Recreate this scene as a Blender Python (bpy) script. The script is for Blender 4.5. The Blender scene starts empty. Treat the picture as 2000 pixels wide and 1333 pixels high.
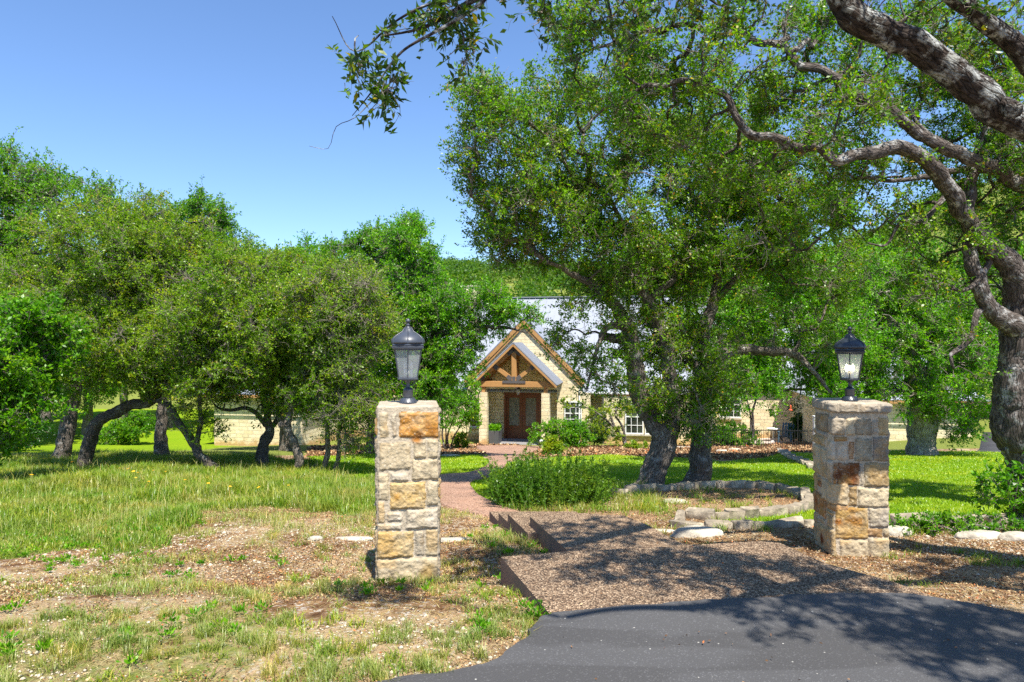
import bpy, bmesh, math, random
import numpy as np
from mathutils import Vector
R = math.radians
rng = np.random.default_rng(7); random.seed(7)
S = bpy.context.scene; COL = S.collection
F = 1333.0                                            # focal length in photo pixels (24 mm on a 36 mm frame, 2000 px wide)
def at(px, py, d): return np.array([(px-1000)/F*d, d, (666.5-py)/F*d])   # metres, camera at the origin looking along +Y

# ------------------------------------------------------------------ camera, sky, sun
cam = bpy.data.objects.new('camera', bpy.data.cameras.new('camera')); COL.objects.link(cam)
cam.data.lens = 24; cam.data.sensor_width = 36; cam.data.clip_end = 2000; cam.data.clip_start = .05
cam.location = (0, 0, 0); cam.rotation_euler = (R(90), 0, 0); S.camera = cam
LD = Vector((-.167, .50, -1)).normalized()            # the way the sunlight travels
EL = math.asin(-LD.z); AZ = math.atan2(-LD.x, -LD.y)
w = bpy.data.worlds.new('World'); S.world = w; w.use_nodes = True
nt = w.node_tree; bg = nt.nodes['Background']
sky = nt.nodes.new('ShaderNodeTexSky'); sky.sky_type = 'NISHITA'; sky.sun_disc = False
sky.sun_elevation = EL; sky.sun_rotation = AZ; sky.air_density = 1.0; sky.dust_density = .25; sky.ozone_density = 1.6; sky.altitude = 300
tint = nt.nodes.new('ShaderNodeMix'); tint.data_type = 'RGBA'; tint.blend_type = 'MULTIPLY'; tint.inputs[0].default_value = 1; tint.inputs[7].default_value = (.81, .96, 1.16, 1)
nt.links.new(sky.outputs[0], tint.inputs[6]); nt.links.new(tint.outputs[2], bg.inputs[0]); bg.inputs[1].default_value = .108
sun = bpy.data.objects.new('sun', bpy.data.lights.new('sun', 'SUN')); COL.objects.link(sun)
sun.data.energy = 5; sun.data.angle = R(.5); sun.data.color = (1, .95, .86)
sun.rotation_euler = LD.to_track_quat('-Z', 'Y').to_euler()
S.view_settings.view_transform = 'Standard'; S.view_settings.look = 'None'; S.view_settings.gamma = 1
S.view_settings.use_curve_mapping = False; S.view_settings.exposure = .88
S.render.engine = 'CYCLES'; cy = S.cycles
cy.max_bounces = 7; cy.diffuse_bounces = 4; cy.glossy_bounces = 3; cy.transmission_bounces = 5; cy.transparent_max_bounces = 8
cy.use_denoising = False; cy.sample_clamp_indirect = 6; cy.use_adaptive_sampling = True; cy.adaptive_threshold = .01

# ------------------------------------------------------------------ small numpy toolbox
def _h(ix, iy, iz, seed):
    n = (ix*73856093) ^ (iy*19349663) ^ (iz*83492791) ^ (seed*2654435761 & 0x7fffffff)
    n = (n ^ (n >> 13))*1274126177 & 0xffffffff; n = (n ^ (n >> 16)) & 0xffff
    return n/32767.5-1
def vn(p, scale=1, seed=0):
    p = np.asarray(p, float)*scale; i = np.floor(p).astype(np.int64); f = p-i; f = f*f*(3-2*f); o = 0
    for a in (0, 1):
        for b in (0, 1):
            for c in (0, 1):
                wt = (f[..., 0] if a else 1-f[..., 0])*(f[..., 1] if b else 1-f[..., 1])*(f[..., 2] if c else 1-f[..., 2])
                o = o+wt*_h(i[..., 0]+a, i[..., 1]+b, i[..., 2]+c, seed)
    return o
def fbm(p, scale=1, seed=0, o=3):
    s = 0; a = 1
    for k in range(o): s = s+a*vn(p, scale*2**k, seed+k*11); a *= .5
    return s
def xyz(x, y, z=0): return np.stack([x, y, np.zeros_like(x)+z], -1)
def unit(v): return v/np.maximum(np.linalg.norm(v, axis=-1, keepdims=True), 1e-9)
def ss(a, b, x): t = np.clip((x-a)/(b-a), 0, 1); return t*t*(3-2*t)
def inpoly(x, y, poly):
    r = np.zeros(x.shape, bool); n = len(poly)
    for i in range(n):
        x1, y1 = poly[i]; x2, y2 = poly[(i+1) % n]
        c = ((y1 > y) != (y2 > y)); r ^= c & (x < (x2-x1)*(y-y1)/((y2-y1) if y2 != y1 else 1e-9)+x1)
    return r

def tag(o, label=None, cat=None, group=None, kind=None):
    for k, v in (('label', label), ('category', cat), ('group', group), ('kind', kind)):
        if v: o[k] = v
    return o
def empty(name, loc=(0, 0, 0), rz=0):
    o = bpy.data.objects.new(name, None); COL.objects.link(o); o.location = loc; o.rotation_euler = (0, 0, rz); o.empty_display_size = .1
    return o
def link(name, me, parent=None):
    o = bpy.data.objects.new(name, me); COL.objects.link(o)
    if parent: o.parent = parent
    return o
def npmesh(name, V, Fs, mats, parent=None, smooth=False, mi=None, col=None, uv=None, origin=None):
    """V (n,3); Fs a list of (m,k) index arrays"""
    V = np.asarray(V, np.float32)
    if origin is not None: V = V-np.asarray(origin, np.float32)
    me = bpy.data.meshes.new(name); me.vertices.add(len(V)); me.vertices.foreach_set('co', V.ravel())
    Fs = [np.asarray(f, np.int32) for f in Fs if len(f)]
    loops = np.concatenate([f.ravel() for f in Fs]); cnt = np.concatenate([np.full(len(f), f.shape[1], np.int32) for f in Fs])
    me.loops.add(len(loops)); me.loops.foreach_set('vertex_index', loops)
    me.polygons.add(len(cnt)); st = np.zeros(len(cnt), np.int32); st[1:] = np.cumsum(cnt)[:-1]
    me.polygons.foreach_set('loop_start', st)
    if mi is not None: me.polygons.foreach_set('material_index', np.asarray(mi, np.int32))
    me.update(calc_edges=True)
    if smooth: me.polygons.foreach_set('use_smooth', np.ones(len(cnt), bool))
    if col is not None:
        c = np.ones((len(V), 4), np.float32); c[:, :col.shape[1]] = col
        a = me.color_attributes.new('Col', 'FLOAT_COLOR', 'POINT'); a.data.foreach_set('color', c.ravel())
    for m in (mats if isinstance(mats, (list, tuple)) else [mats]): me.materials.append(m)
    o = link(name, me, parent)
    if origin is not None and parent is None: o.location = tuple(float(v) for v in origin)
    return o

class MB:                                              # small parts: boxes, prisms, tubes, lathes -> one mesh with metre UVs
    def __init__(s): s.v = []; s.f = []; s.m = []; s.sm = []
    def add(s, V, Fc, m=0, sm=False):
        b = len(s.v); s.v += [tuple(map(float, p)) for p in V]; s.f += [tuple(b+i for i in f) for f in Fc]
        s.m += [m]*len(Fc); s.sm += [sm]*len(Fc); return s
    def box(s, x0, y0, z0, x1, y1, z1, m=0):
        V = [(x, y, z) for z in (z0, z1) for y in (y0, y1) for x in (x0, x1)]
        return s.add(V, [(0, 2, 3, 1), (4, 5, 7, 6), (0, 1, 5, 4), (2, 6, 7, 3), (0, 4, 6, 2), (1, 3, 7, 5)], m)
    def bar(s, a, b, wd, ht, m=0, up=(0, 0, 1)):       # box along a->b
        a = Vector(a); b = Vector(b); t = (b-a).normalized(); u = Vector(up)
        if abs(t.dot(u)) > .98: u = Vector((0, 1, 0))
        n = t.cross(u).normalized()*wd/2; q = n.cross(t).normalized()*ht/2
        V = [p+i*n+j*q for p in (a, b) for (i, j) in ((-1, -1), (1, -1), (1, 1), (-1, 1))]
        return s.add(V, [(3, 2, 1, 0), (4, 5, 6, 7), (0, 1, 5, 4), (1, 2, 6, 5), (2, 3, 7, 6), (3, 0, 4, 7)], m)
    def prism(s, pts, y0, y1, m=0):                    # polygon in x,z extruded along y
        n = len(pts); V = [(x, y0, z) for x, z in pts]+[(x, y1, z) for x, z in pts]
        return s.add(V, [tuple(range(n)), tuple(range(2*n-1, n-1, -1))]+[(i, i+n, (i+1) % n+n, (i+1) % n) for i in range(n)], m)
    def lathe(s, prof, n=16, m=0, c=(0, 0), sm=True, rot=0):
        V = []; Fc = []
        for r, z in prof:
            for k in range(n): a = 2*math.pi*k/n+rot; V.append((c[0]+r*math.cos(a), c[1]+r*math.sin(a), z))
        for i in range(len(prof)-1):
            for k in range(n): j = (k+1) % n; Fc.append((i*n+k, i*n+j, (i+1)*n+j, (i+1)*n+k))
        Fc.append(tuple(range(n-1, -1, -1))); Fc.append(tuple((len(prof)-1)*n+k for k in range(n)))
        return s.add(V, Fc, m, sm)
    def tube(s, pts, r, n=8, m=0):
        P = np.array([pts]); RR = np.array([[r]*len(pts) if np.isscalar(r) else r]); V, Q = tubes(P, RR, n)
        return s.add(V, Q.tolist(), m, True)
    def build(s, name, mats, parent=None, bevel=0):
        me = bpy.data.meshes.new(name); me.from_pydata(s.v, [], s.f)
        for m in (mats if isinstance(mats, (list, tuple)) else [mats]): me.materials.append(m)
        me.update(); uv = me.uv_layers.new(name='UVMap')
        for p, mi, sm in zip(me.polygons, s.m, s.sm):
            p.material_index = mi; p.use_smooth = sm; n = p.normal
            for li in p.loop_indices:
                c = me.vertices[me.loops[li].vertex_index].co
                if abs(n.z) > .9: uv.data[li].uv = (c.x, c.y)
                elif abs(n.x) > abs(n.y): uv.data[li].uv = (c.y, c.z)
                else: uv.data[li].uv = (c.x, c.z)
        o = link(name, me, parent)
        if bevel:
            b = o.modifiers.new('bevel', 'BEVEL'); b.width = bevel; b.segments = 2; b.limit_method = 'ANGLE'
        return o

def tubes(P, RR, n):                                   # P (B,S,3), RR (B,S) -> verts, quads
    B, Sg, _ = P.shape
    T = np.empty_like(P); T[:, 1:-1] = P[:, 2:]-P[:, :-2]; T[:, 0] = P[:, 1]-P[:, 0]; T[:, -1] = P[:, -1]-P[:, -2]; T = unit(T)
    M = unit(P[:, -1]-P[:, 0]); ref = np.where(np.abs(M[:, 2:3]) > .8, [[1., .2, 0]], [[.1, 0, 1.]])[:, None, :]
    N1 = unit(np.cross(T, np.broadcast_to(ref, T.shape))); N2 = np.cross(T, N1)
    a = np.arange(n)*2*math.pi/n
    V = P[:, :, None]+RR[:, :, None, None]*(N1[:, :, None]*np.cos(a)[:, None]+N2[:, :, None]*np.sin(a)[:, None])
    idx = np.arange(B*Sg*n).reshape(B, Sg, n); nx = np.roll(idx, -1, 2)
    Q = np.stack([idx[:, :-1], nx[:, :-1], nx[:, 1:], idx[:, 1:]], -1).reshape(-1, 4)
    return V.reshape(-1, 3), Q
def smooth_path(P, Rr, step):
    P = np.array(P, float); Rr = np.array(Rr, float); Pe = np.vstack([2*P[0]-P[1], P, 2*P[-1]-P[-2]]); out = []; ro = []
    for i in range(len(P)-1):
        p0, p1, p2, p3 = Pe[i:i+4]; n = max(2, int(np.linalg.norm(p2-p1)/step)); t = np.arange(n)[:, None]/n
        out.append(.5*((2*p1)+(p2-p0)*t+(2*p0-5*p1+4*p2-p3)*t*t+(3*p1-p0-3*p2+p3)*t**3)); ro.append(Rr[i]+(Rr[i+1]-Rr[i])*t[:, 0])
    out.append(P[-1:]); ro.append(Rr[-1:]); return np.vstack(out), np.concatenate(ro)
BK = [None]
def bark_tube(P, Rr, step=.04, n=26, seed=0, amp=.1, wig=.012, cap=False):
    """thick stem with furrowed, knobbly surface"""
    P, Rr = smooth_path(P, Rr, step); L = np.concatenate([[0], np.cumsum(np.linalg.norm(np.diff(P, axis=0), axis=1))])
    P = P+(np.stack([vn(xyz(L*1.6, L*0+k*7), 1, seed+k) for k in range(3)], -1)*wig+np.stack([vn(xyz(L*5.5, L*0+k*7+3), 1, seed+k+40) for k in range(3)], -1)*np.minimum(.02, Rr*.22)[:, None])*np.minimum(1, L[:, None]*2)
    V, Q = tubes(P[None], Rr[None], n); V = V.reshape(len(P), n, 3); C = P[:, None]; D = V-C
    a = np.arange(n)*2*math.pi/n; ca, sa = np.cos(a)[None]+0*L[:, None], np.sin(a)[None]+0*L[:, None]; LL = L[:, None]+0*ca
    rr = Rr[:, None]+0*ca
    fur = vn(np.stack([ca*rr*28, sa*rr*28, LL*5], -1), 1, seed+5)+.6*vn(np.stack([ca*rr*60, sa*rr*60, LL*11], -1), 1, seed+6)
    lump = vn(np.stack([ca*1.6, sa*1.6, LL*1.7], -1), 1, seed+9)+.7*np.maximum(0, vn(np.stack([ca*2.2, sa*2.2, LL*4.2], -1), 1, seed+19)-.3)
    fur = -np.abs(fur)*1.3+.4
    D = D*(1+amp*fur+.13*lump)[..., None]; V = (C+D).reshape(-1, 3); F4 = [Q]; BK[0] = np.stack([ca*rr, sa*rr, LL*.28+seed], -1).reshape(-1, 3)
    if cap:
        V = np.vstack([V, P[-1:]]); BK[0] = np.vstack([BK[0], BK[0][-1:]]); b = (len(P)-1)*n; k = np.arange(n); F4.append(np.stack([b+k, b+(k+1) % n, np.full(n, len(V)-1)], -1))
    return V, F4

class Geo:                                             # gathers raw arrays (tris and quads) with material index
    def __init__(s): s.V = []; s.B = []; s.Q = []; s.T = []; s.mq = []; s.mt = []; s.n = 0
    def add(s, V, Fs, m=0, bk=None):
        for f in (Fs if isinstance(Fs, list) else [Fs]):
            (s.Q if f.shape[1] == 4 else s.T).append(f+s.n); (s.mq if f.shape[1] == 4 else s.mt).append(np.full(len(f), m))
        s.V.append(V); s.n += len(V); s.B.append(V*[1, 1, .32] if bk is None else bk)
    def build(s, name, mats, parent=None, smooth=True, origin=None):
        Fs = []; mi = []
        if s.Q: Fs.append(np.concatenate(s.Q)); mi += s.mq
        if s.T: Fs.append(np.concatenate(s.T)); mi += s.mt
        o = npmesh(name, np.concatenate(s.V), Fs, mats, parent, smooth, np.concatenate(mi), origin=origin)
        if mats[0].name.endswith('bark'): o.data.attributes.new('bk', 'FLOAT_VECTOR', 'POINT').data.foreach_set('vector', np.concatenate(s.B).astype(np.float32).ravel())
        return o

# ------------------------------------------------------------------ terrain
KD = [-60, 0, 4.3, 5.0, 5.6, 6.1, 7, 9, 37, 48, 60, 90, 130, 200, 260, 330, 700]
KH = [1.6, 1.80, 1.845, 1.90, 2.02, 2.14, 2.22, 2.36, 5.62, 5.9, 6.0, 4.0, -2, -16, -27, -31, -31]
def gz(x, y):
    x = np.asarray(x, float); y = np.asarray(y, float)
    z = -np.interp(y, KD, KH); ys = np.maximum(y, 1)
    hill = ss(70, 230, y)*(.25*ss(.1, .8, x/ys)+.75*ss(.45, .75, x/ys))*34*ss(0, 1, y/200)
    bump = .22*np.exp(-((x-14)/6)**2-((y-22)/6)**2)+.6*ss(12, 22, x)*ss(22, 30, y)*ss(70, 45, y)
    flat = np.exp(-((y-3)/4)**2)
    n = .05*vn(xyz(x, y), .35, 3)*(1-flat)+.018*vn(xyz(x, y), 1.3, 4)*ss(5, 8, y)+.13*np.exp(-((x+.15)/.75)**2-((y-7.2)/1.0)**2)
    return z+hill+bump+n
def G(px, py):                                         # the ground point seen at a photo pixel
    ds = np.concatenate([np.arange(2.2, 12, .02), np.arange(12, 110, .1)]); zr = (666.5-py)/F*ds; g = gz((px-1000)/F*ds, ds)
    i = int(np.argmax(zr <= g)); d = ds[i]
    if i > 0:
        e0 = zr[i-1]-g[i-1]; e1 = zr[i]-g[i]; d = ds[i-1]+(ds[i]-ds[i-1])*e0/(e0-e1)
    return np.array([(px-1000)/F*d, d, float(gz((px-1000)/F*d, d))])
def GP(pts): return [tuple(G(*p)[:2]) for p in pts]
def flat_at(px, py, h): d = h*F/(py-666.5); return ((px-1000)/F*d, d)

# ------------------------------------------------------------------ materials
def newmat(name):
    m = bpy.data.materials.new(name); m.use_nodes = True; t = m.node_tree; return m, t, t.nodes['Principled BSDF']
def N(t, ty, ins=None, **kw):
    n = t.nodes.new('ShaderNode'+ty)
    for k, v in kw.items(): setattr(n, k, v)
    for k, v in (ins or {}).items():
        if isinstance(v, bpy.types.NodeSocket): t.links.new(v, n.inputs[k])
        else: n.inputs[k].default_value = v
    return n
def noise(t, vec, sc, det=4, rough=.55): return N(t, 'TexNoise', {'Vector': vec, 'Scale': sc, 'Detail': det, 'Roughness': rough}).outputs[0]
def ramp(t, fac, stops):
    r = N(t, 'ValToRGB', {0: fac}); e = r.color_ramp.elements
    while len(e) < len(stops): e.new(.5)
    for q, (p, c) in zip(e, stops): q.position = p; q.color = (*c, 1) if len(c) == 3 else c
    return r.outputs[0]
def mix(t, f, a, b, mode='MIX'):
    n = N(t, 'Mix', data_type='RGBA', blend_type=mode); n.clamp_factor = True
    for k, v in ((0, f), (6, a), (7, b)):
        if isinstance(v, bpy.types.NodeSocket): t.links.new(v, n.inputs[k])
        else: n.inputs[k].default_value = (*v, 1) if isinstance(v, tuple) and len(v) == 3 else v
    return n.outputs[2]
def bump(t, h, st, dist, nrm=None):
    b = N(t, 'Bump', {'Height': h, 'Strength': st, 'Distance': dist})
    if nrm: t.links.new(nrm, b.inputs['Normal'])
    return b.outputs[0]
def mapping(t, vec, sc): return N(t, 'Mapping', {'Vector': vec, 'Scale': sc}).outputs[0]
def obj(t): return N(t, 'TexCoord').outputs['Object']
def math_(t, op, a, b=0.):
    n = N(t, 'Math', operation=op)
    for k, v in ((0, a), (1, b)):
        if isinstance(v, bpy.types.NodeSocket): t.links.new(v, n.inputs[k])
        else: n.inputs[k].default_value = v
    return n.outputs[0]
def plain(name, c, rough=.6, var=.15, sc=6, metal=0, spec=.5, bmp=0, bsc=40):
    m, t, b = newmat(name); v = obj(t); f = noise(t, v, sc)
    t.links.new(mix(t, f, tuple(x*(1-var) for x in c), tuple(min(1, x*(1+var)) for x in c)), b.inputs['Base Color'])
    b.inputs['Roughness'].default_value = rough; b.inputs['Metallic'].default_value = metal; b.inputs['Specular IOR Level'].default_value = spec
    if bmp: t.links.new(bump(t, noise(t, v, bsc), .6, bmp), b.inputs['Normal'])
    return m
def leafmat(name, dark, mid, light, odd=None, trans=.40, nsc=.7, spec=.38, rough=.38, dry=None):
    m, t, b = newmat(name); g = N(t, 'NewGeometry'); r = g.outputs['Random Per Island']
    st = [(0, dark), (.45, mid), (.93, light)]
    c = ramp(t, r, st+([(.985, odd)] if odd else []))
    if odd: pass
    nz = noise(t, g.outputs['Position'], nsc, 3)
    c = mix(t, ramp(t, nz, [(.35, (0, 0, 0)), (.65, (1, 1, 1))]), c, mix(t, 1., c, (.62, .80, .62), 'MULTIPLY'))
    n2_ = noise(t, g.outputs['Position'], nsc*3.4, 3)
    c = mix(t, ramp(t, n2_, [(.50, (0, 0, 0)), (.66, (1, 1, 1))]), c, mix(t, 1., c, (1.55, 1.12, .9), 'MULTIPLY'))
    if dry: c = mix(t, ramp(t, noise(t, g.outputs['Position'], 1.1, 5, .65), [(.47, (0, 0, 0)), (.66, (.85, .85, .85))]), c, mix(t, r, dry, tuple(x*1.7 for x in dry)))
    t.links.new(c, b.inputs['Base Color']); b.inputs['Roughness'].default_value = rough; b.inputs['Specular IOR Level'].default_value = spec
    tr = N(t, 'BsdfTranslucent'); t.links.new(mix(t, 1., c, (1.45, 1.75, .45), 'MULTIPLY'), tr.inputs[0])
    mx = N(t, 'MixShader', {0: trans}); t.links.new(b.outputs[0], mx.inputs[1]); t.links.new(tr.outputs[0], mx.inputs[2])
    t.links.new(mx.outputs[0], t.nodes['Material Output'].inputs[0]); return m
M = {}
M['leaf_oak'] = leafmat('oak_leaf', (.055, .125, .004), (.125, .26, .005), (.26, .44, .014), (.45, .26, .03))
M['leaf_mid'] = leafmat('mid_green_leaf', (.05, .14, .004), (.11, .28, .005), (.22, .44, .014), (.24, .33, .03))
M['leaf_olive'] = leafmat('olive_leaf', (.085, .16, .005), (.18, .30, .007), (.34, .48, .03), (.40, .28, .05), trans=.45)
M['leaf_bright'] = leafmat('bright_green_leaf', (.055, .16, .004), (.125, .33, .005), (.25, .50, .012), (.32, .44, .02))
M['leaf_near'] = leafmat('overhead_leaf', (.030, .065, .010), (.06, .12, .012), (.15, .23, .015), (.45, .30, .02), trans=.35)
M['leaf_dark'] = leafmat('evergreen_leaf', (.015, .07, .006), (.03, .12, .01), (.06, .17, .012))
M['leaf_herb'] = leafmat('herb_needle', (.045, .11, .008), (.09, .19, .012), (.20, .33, .03))
M['leaf_yellow'] = leafmat('yellow_green_leaf', (.14, .22, .01), (.24, .34, .015), (.36, .44, .03))
M['woods'] = leafmat('distant_foliage', (.045, .10, .01), (.08, .16, .012), (.14, .24, .018), nsc=.08)
M['grass_wild'] = leafmat('wild_grass_blade', (.09, .17, .010), (.18, .29, .014), (.34, .40, .05), (.50, .38, .14), trans=.35, nsc=.5, dry=(.22, .19, .05))
M['grass_dry'] = leafmat('dry_grass_blade', (.16, .21, .03), (.30, .32, .06), (.46, .40, .14), (.58, .48, .24), trans=.3, nsc=.8)
M['grass_lawn'] = leafmat('lawn_blade', (.17, .28, .003), (.26, .38, .006), (.40, .50, .03), trans=.35, nsc=.4)
def barkmat(name, dark, light, lichen, lam=.5, sc=1):
    m, t, b = newmat(name); v = obj(t); s = N(t, 'Attribute', attribute_name='bk').outputs['Vector']
    vo = N(t, 'TexVoronoi', {'Vector': s, 'Scale': 26*sc}, feature='DISTANCE_TO_EDGE').outputs[0]
    n1 = noise(t, s, 34*sc, 6, .7); n2 = noise(t, v, 5, 5, .65); n3 = noise(t, v, 24, 4, .7)
    c = mix(t, ramp(t, n1, [(.35, (0, 0, 0)), (.62, (1, 1, 1))]), dark, light)
    c = mix(t, math_(t, 'MULTIPLY', ramp(t, vo, [(.0, (1, 1, 1)), (.09, (0, 0, 0))]), ramp(t, n3, [(.35, (.1, .1, .1)), (.6, (.9, .9, .9))])), c, tuple(x*.5 for x in dark))
    lm = math_(t, 'MULTIPLY', ramp(t, n2, [(.62-.22*lam, (0, 0, 0)), (.70-.18*lam, (1, 1, 1))]), ramp(t, n3, [(.40, (0, 0, 0)), (.52, (1, 1, 1))]))
    c = mix(t, lm, c, lichen)
    t.links.new(c, b.inputs['Base Color']); b.inputs['Roughness'].default_value = .95; b.inputs['Specular IOR Level'].default_value = .2
    h = math_(t, 'ADD', math_(t, 'MULTIPLY', ramp(t, vo, [(0, (0, 0, 0)), (.16, (1, 1, 1))]), .7), n1)
    t.links.new(bump(t, h, 1, .018), b.inputs['Normal']); return m
M['bark_pale'] = barkmat('pale_oak_bark', (.16, .14, .12), (.48, .43, .37), (.5, .48, .44), .35)
M['bark'] = barkmat('oak_bark', (.07, .056, .045), (.26, .22, .18), (.38, .36, .33), .35)
M['bark_grey'] = barkmat('grey_oak_bark', (.045, .036, .030), (.17, .14, .118), (.38, .37, .345), .45)
M['bark_lichen'] = barkmat('lichen_covered_bark', (.016, .012, .010), (.085, .066, .055), (.40, .41, .39), .62)
M['bark_dark'] = barkmat('dark_oak_bark', (.05, .04, .035), (.19, .155, .13), (.34, .33, .30), .3)
M['twig'] = plain('twig', (.22, .19, .145), .9, .35, 3)
M['cutwood'] = plain('cut_wood', (.50, .42, .33), .9, .25, 20)
def attr_col(t): return N(t, 'Attribute', attribute_name='Col').outputs

def stonemat():
    m, t, b = newmat('rough_limestone'); v = obj(t); c = mix(t, 1., attr_col(t)[0], (.665, .635, .605), 'MULTIPLY')
    n1 = noise(t, v, 11, 6, .65); n2 = noise(t, v, 45, 5, .7); n3 = noise(t, v, 4.5, 4, .6)
    c = mix(t, ramp(t, n1, [(.3, (0, 0, 0)), (.7, (1, 1, 1))]), mix(t, 1., c, (.70, .66, .60), 'MULTIPLY'), mix(t, 1., c, (1.18, 1.14, 1.08), 'MULTIPLY'))
    c = mix(t, ramp(t, n3, [(.58, (0, 0, 0)), (.72, (.4, .4, .4))]), c, (.26, .24, .20))
    c = mix(t, ramp(t, n2, [(.56, (0, 0, 0)), (.72, (.45, .45, .45))]), c, (.80, .74, .62))
    t.links.new(c, b.inputs['Base Color']); b.inputs['Roughness'].default_value = .92; b.inputs['Specular IOR Level'].default_value = .25
    vo = N(t, 'TexVoronoi', {'Vector': v, 'Scale': 34}).outputs[0]
    h = math_(t, 'ADD', n2, math_(t, 'MULTIPLY', vo, .6)); t.links.new(bump(t, h, .8, .010), b.inputs['Normal']); return m
M['stone'] = stonemat()
def rockmat(nm='weathered_limestone_rock', cc=((.26, .23, .18), (.50, .44, .34), (.72, .65, .52))):
    m, t, b = newmat(nm); v = obj(t); n1 = noise(t, v, 5, 6, .65); n2 = noise(t, v, 30, 5, .7)
    c = ramp(t, n1, [(.3, cc[0]), (.5, cc[1]), (.7, cc[2])])
    c = mix(t, ramp(t, n2, [(.52, (0, 0, 0)), (.7, (.6, .6, .6))]), c, (.20, .19, .17))
    t.links.new(c, b.inputs['Base Color']); b.inputs['Roughness'].default_value = .95
    t.links.new(bump(t, n2, .9, .015), b.inputs['Normal']); return m
M['rock'] = rockmat()
M['ledge'] = rockmat('lichen_darkened_ledge_stone', ((.11, .09, .065), (.33, .27, .19), (.66, .56, .40)))
def wallmat():
    m, t, b = newmat('cream_limestone_ashlar'); uv = N(t, 'TexCoord').outputs['UV']; v = obj(t)
    wv = N(t, 'VectorMath', {0: uv, 1: N(t, 'VectorMath', {0: N(t, 'TexNoise', {'Vector': v, 'Scale': 2.5}).outputs[1], 3: .05}, operation='SCALE').outputs[0]}, operation='ADD').outputs[0]
    br = N(t, 'TexBrick', {'Vector': wv, 'Color1': (.82, .72, .50, 1), 'Color2': (.70, .58, .35, 1), 'Mortar': (.60, .52, .37, 1), 'Scale': 1, 'Mortar Size': .012, 'Mortar Smooth': .3, 'Bias': -.1, 'Brick Width': .52, 'Row Height': .19}, offset=.42, squash=.7, squash_frequency=3)
    n1 = noise(t, v, 3, 5, .6); n2 = noise(t, v, 16, 5, .7)
    c = mix(t, 1., br.outputs[0], ramp(t, n1, [(.3, (.82, .80, .76)), (.7, (1.1, 1.08, 1.02))]), 'MULTIPLY')
    z = N(t, 'SeparateXYZ', {0: v}).outputs[2]
    f = math_(t, 'MULTIPLY', ramp(t, math_(t, 'ADD', z, math_(t, 'MULTIPLY', n1, .8)), [(.62, (.8, .8, .8)), (.86, (0, 0, 0))]), 1.)
    c = mix(t, f, c, (.52, .30, .10))
    t.links.new(c, b.inputs['Base Color']); b.inputs['Roughness'].default_value = .9
    h = math_(t, 'SUBTRACT', n2, math_(t, 'MULTIPLY', br.outputs[1], 1.2)); t.links.new(bump(t, h, .8, .025), b.inputs['Normal']); return m
M['wall'] = wallmat()
M['timber'] = plain('stained_cedar_timber', (.42, .22, .075), .55, .25, 5, bmp=.003)
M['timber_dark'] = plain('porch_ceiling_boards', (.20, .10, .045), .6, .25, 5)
M['steel'] = plain('dark_bracket_steel', (.10, .09, .09), .5, .2)
M['mahogany'] = plain('varnished_red_brown_door_wood', (.16, .045, .018), .32, .35, 4, spec=.6)
M['roof'] = plain('galvanised_metal_roof', (.30, .32, .36), .45, .10, 1.2, metal=.1)
M['steel_light'] = plain('galvanised_ridge_flashing', (.26, .27, .29), .5, .1)
M['white'] = plain('white_paint', (.75, .75, .72), .5, .05)
M['deck'] = plain('grey_weathered_deck', (.25, .24, .24), .8, .3, 9)
M['slate'] = plain('dark_grey_planter', (.09, .09, .10), .6, .2)
M['black'] = plain('black_iron', (.018, .020, .024), .42, .3, 30, spec=.6)
M['black_blue'] = plain('black_painted_lantern_metal', (.020, .026, .036), .38, .3, 30, spec=.7)
M['gunmetal'] = plain('faded_dark_grey_lantern_metal', (.050, .058, .075), .42, .25, 30, spec=.7)
M['terracotta'] = plain('orange_red_plastic', (.6, .10, .03), .4)
M['bluechair'] = plain('slate_blue_paint', (.06, .12, .17), .6)
M['gravelstone'] = plain('pale_pebble', (.56, .47, .34), .9, .35, 7)
M['yellow'] = plain('yellow_petal', (.85, .45, .01), .6, .1)
M['stemgreen'] = plain('flower_stem', (.10, .2, .03), .7)
m, t, b = newmat('dark_window_glass'); v = obj(t)
t.links.new(ramp(t, noise(t, v, 2.2, 4), [(.35, (.008, .014, .010)), (.7, (.05, .07, .05))]), b.inputs['Base Color']); b.inputs['Roughness'].default_value = .04; b.inputs['Specular IOR Level'].default_value = .9; M['glass'] = m
m, t, b = newmat('frosted_door_glass'); v = obj(t)
t.links.new(ramp(t, noise(t, v, 14, 3), [(.35, (.10, .10, .08)), (.7, (.26, .25, .20))]), b.inputs['Base Color']); b.inputs['Roughness'].default_value = .25; M['doorglass'] = m
m, t, b = newmat('seeded_lantern_glass'); v = obj(t)
b.inputs['Base Color'].default_value = (.86, .88, .88, 1); b.inputs['Roughness'].default_value = .22
tr = N(t, 'BsdfTransparent', {0: (.9, .92, .92, 1)}); mx = N(t, 'MixShader', {0: .76}); t.links.new(b.outputs[0], mx.inputs[1]); t.links.new(tr.outputs[0], mx.inputs[2]); t.links.new(mx.outputs[0], t.nodes['Material Output'].inputs[0]); b.inputs['Alpha'].default_value = 1; M['lglass'] = m
m, t, b = newmat('glowing_bulb'); b.inputs['Base Color'].default_value = (1, .9, .7, 1); b.inputs['Emission Color'].default_value = (1, .86, .62, 1); b.inputs['Emission Strength'].default_value = 14; M['bulb_on'] = m
M['bulb'] = plain('pale_bulb_sleeve', (.62, .60, .54), .5, .05)

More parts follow.
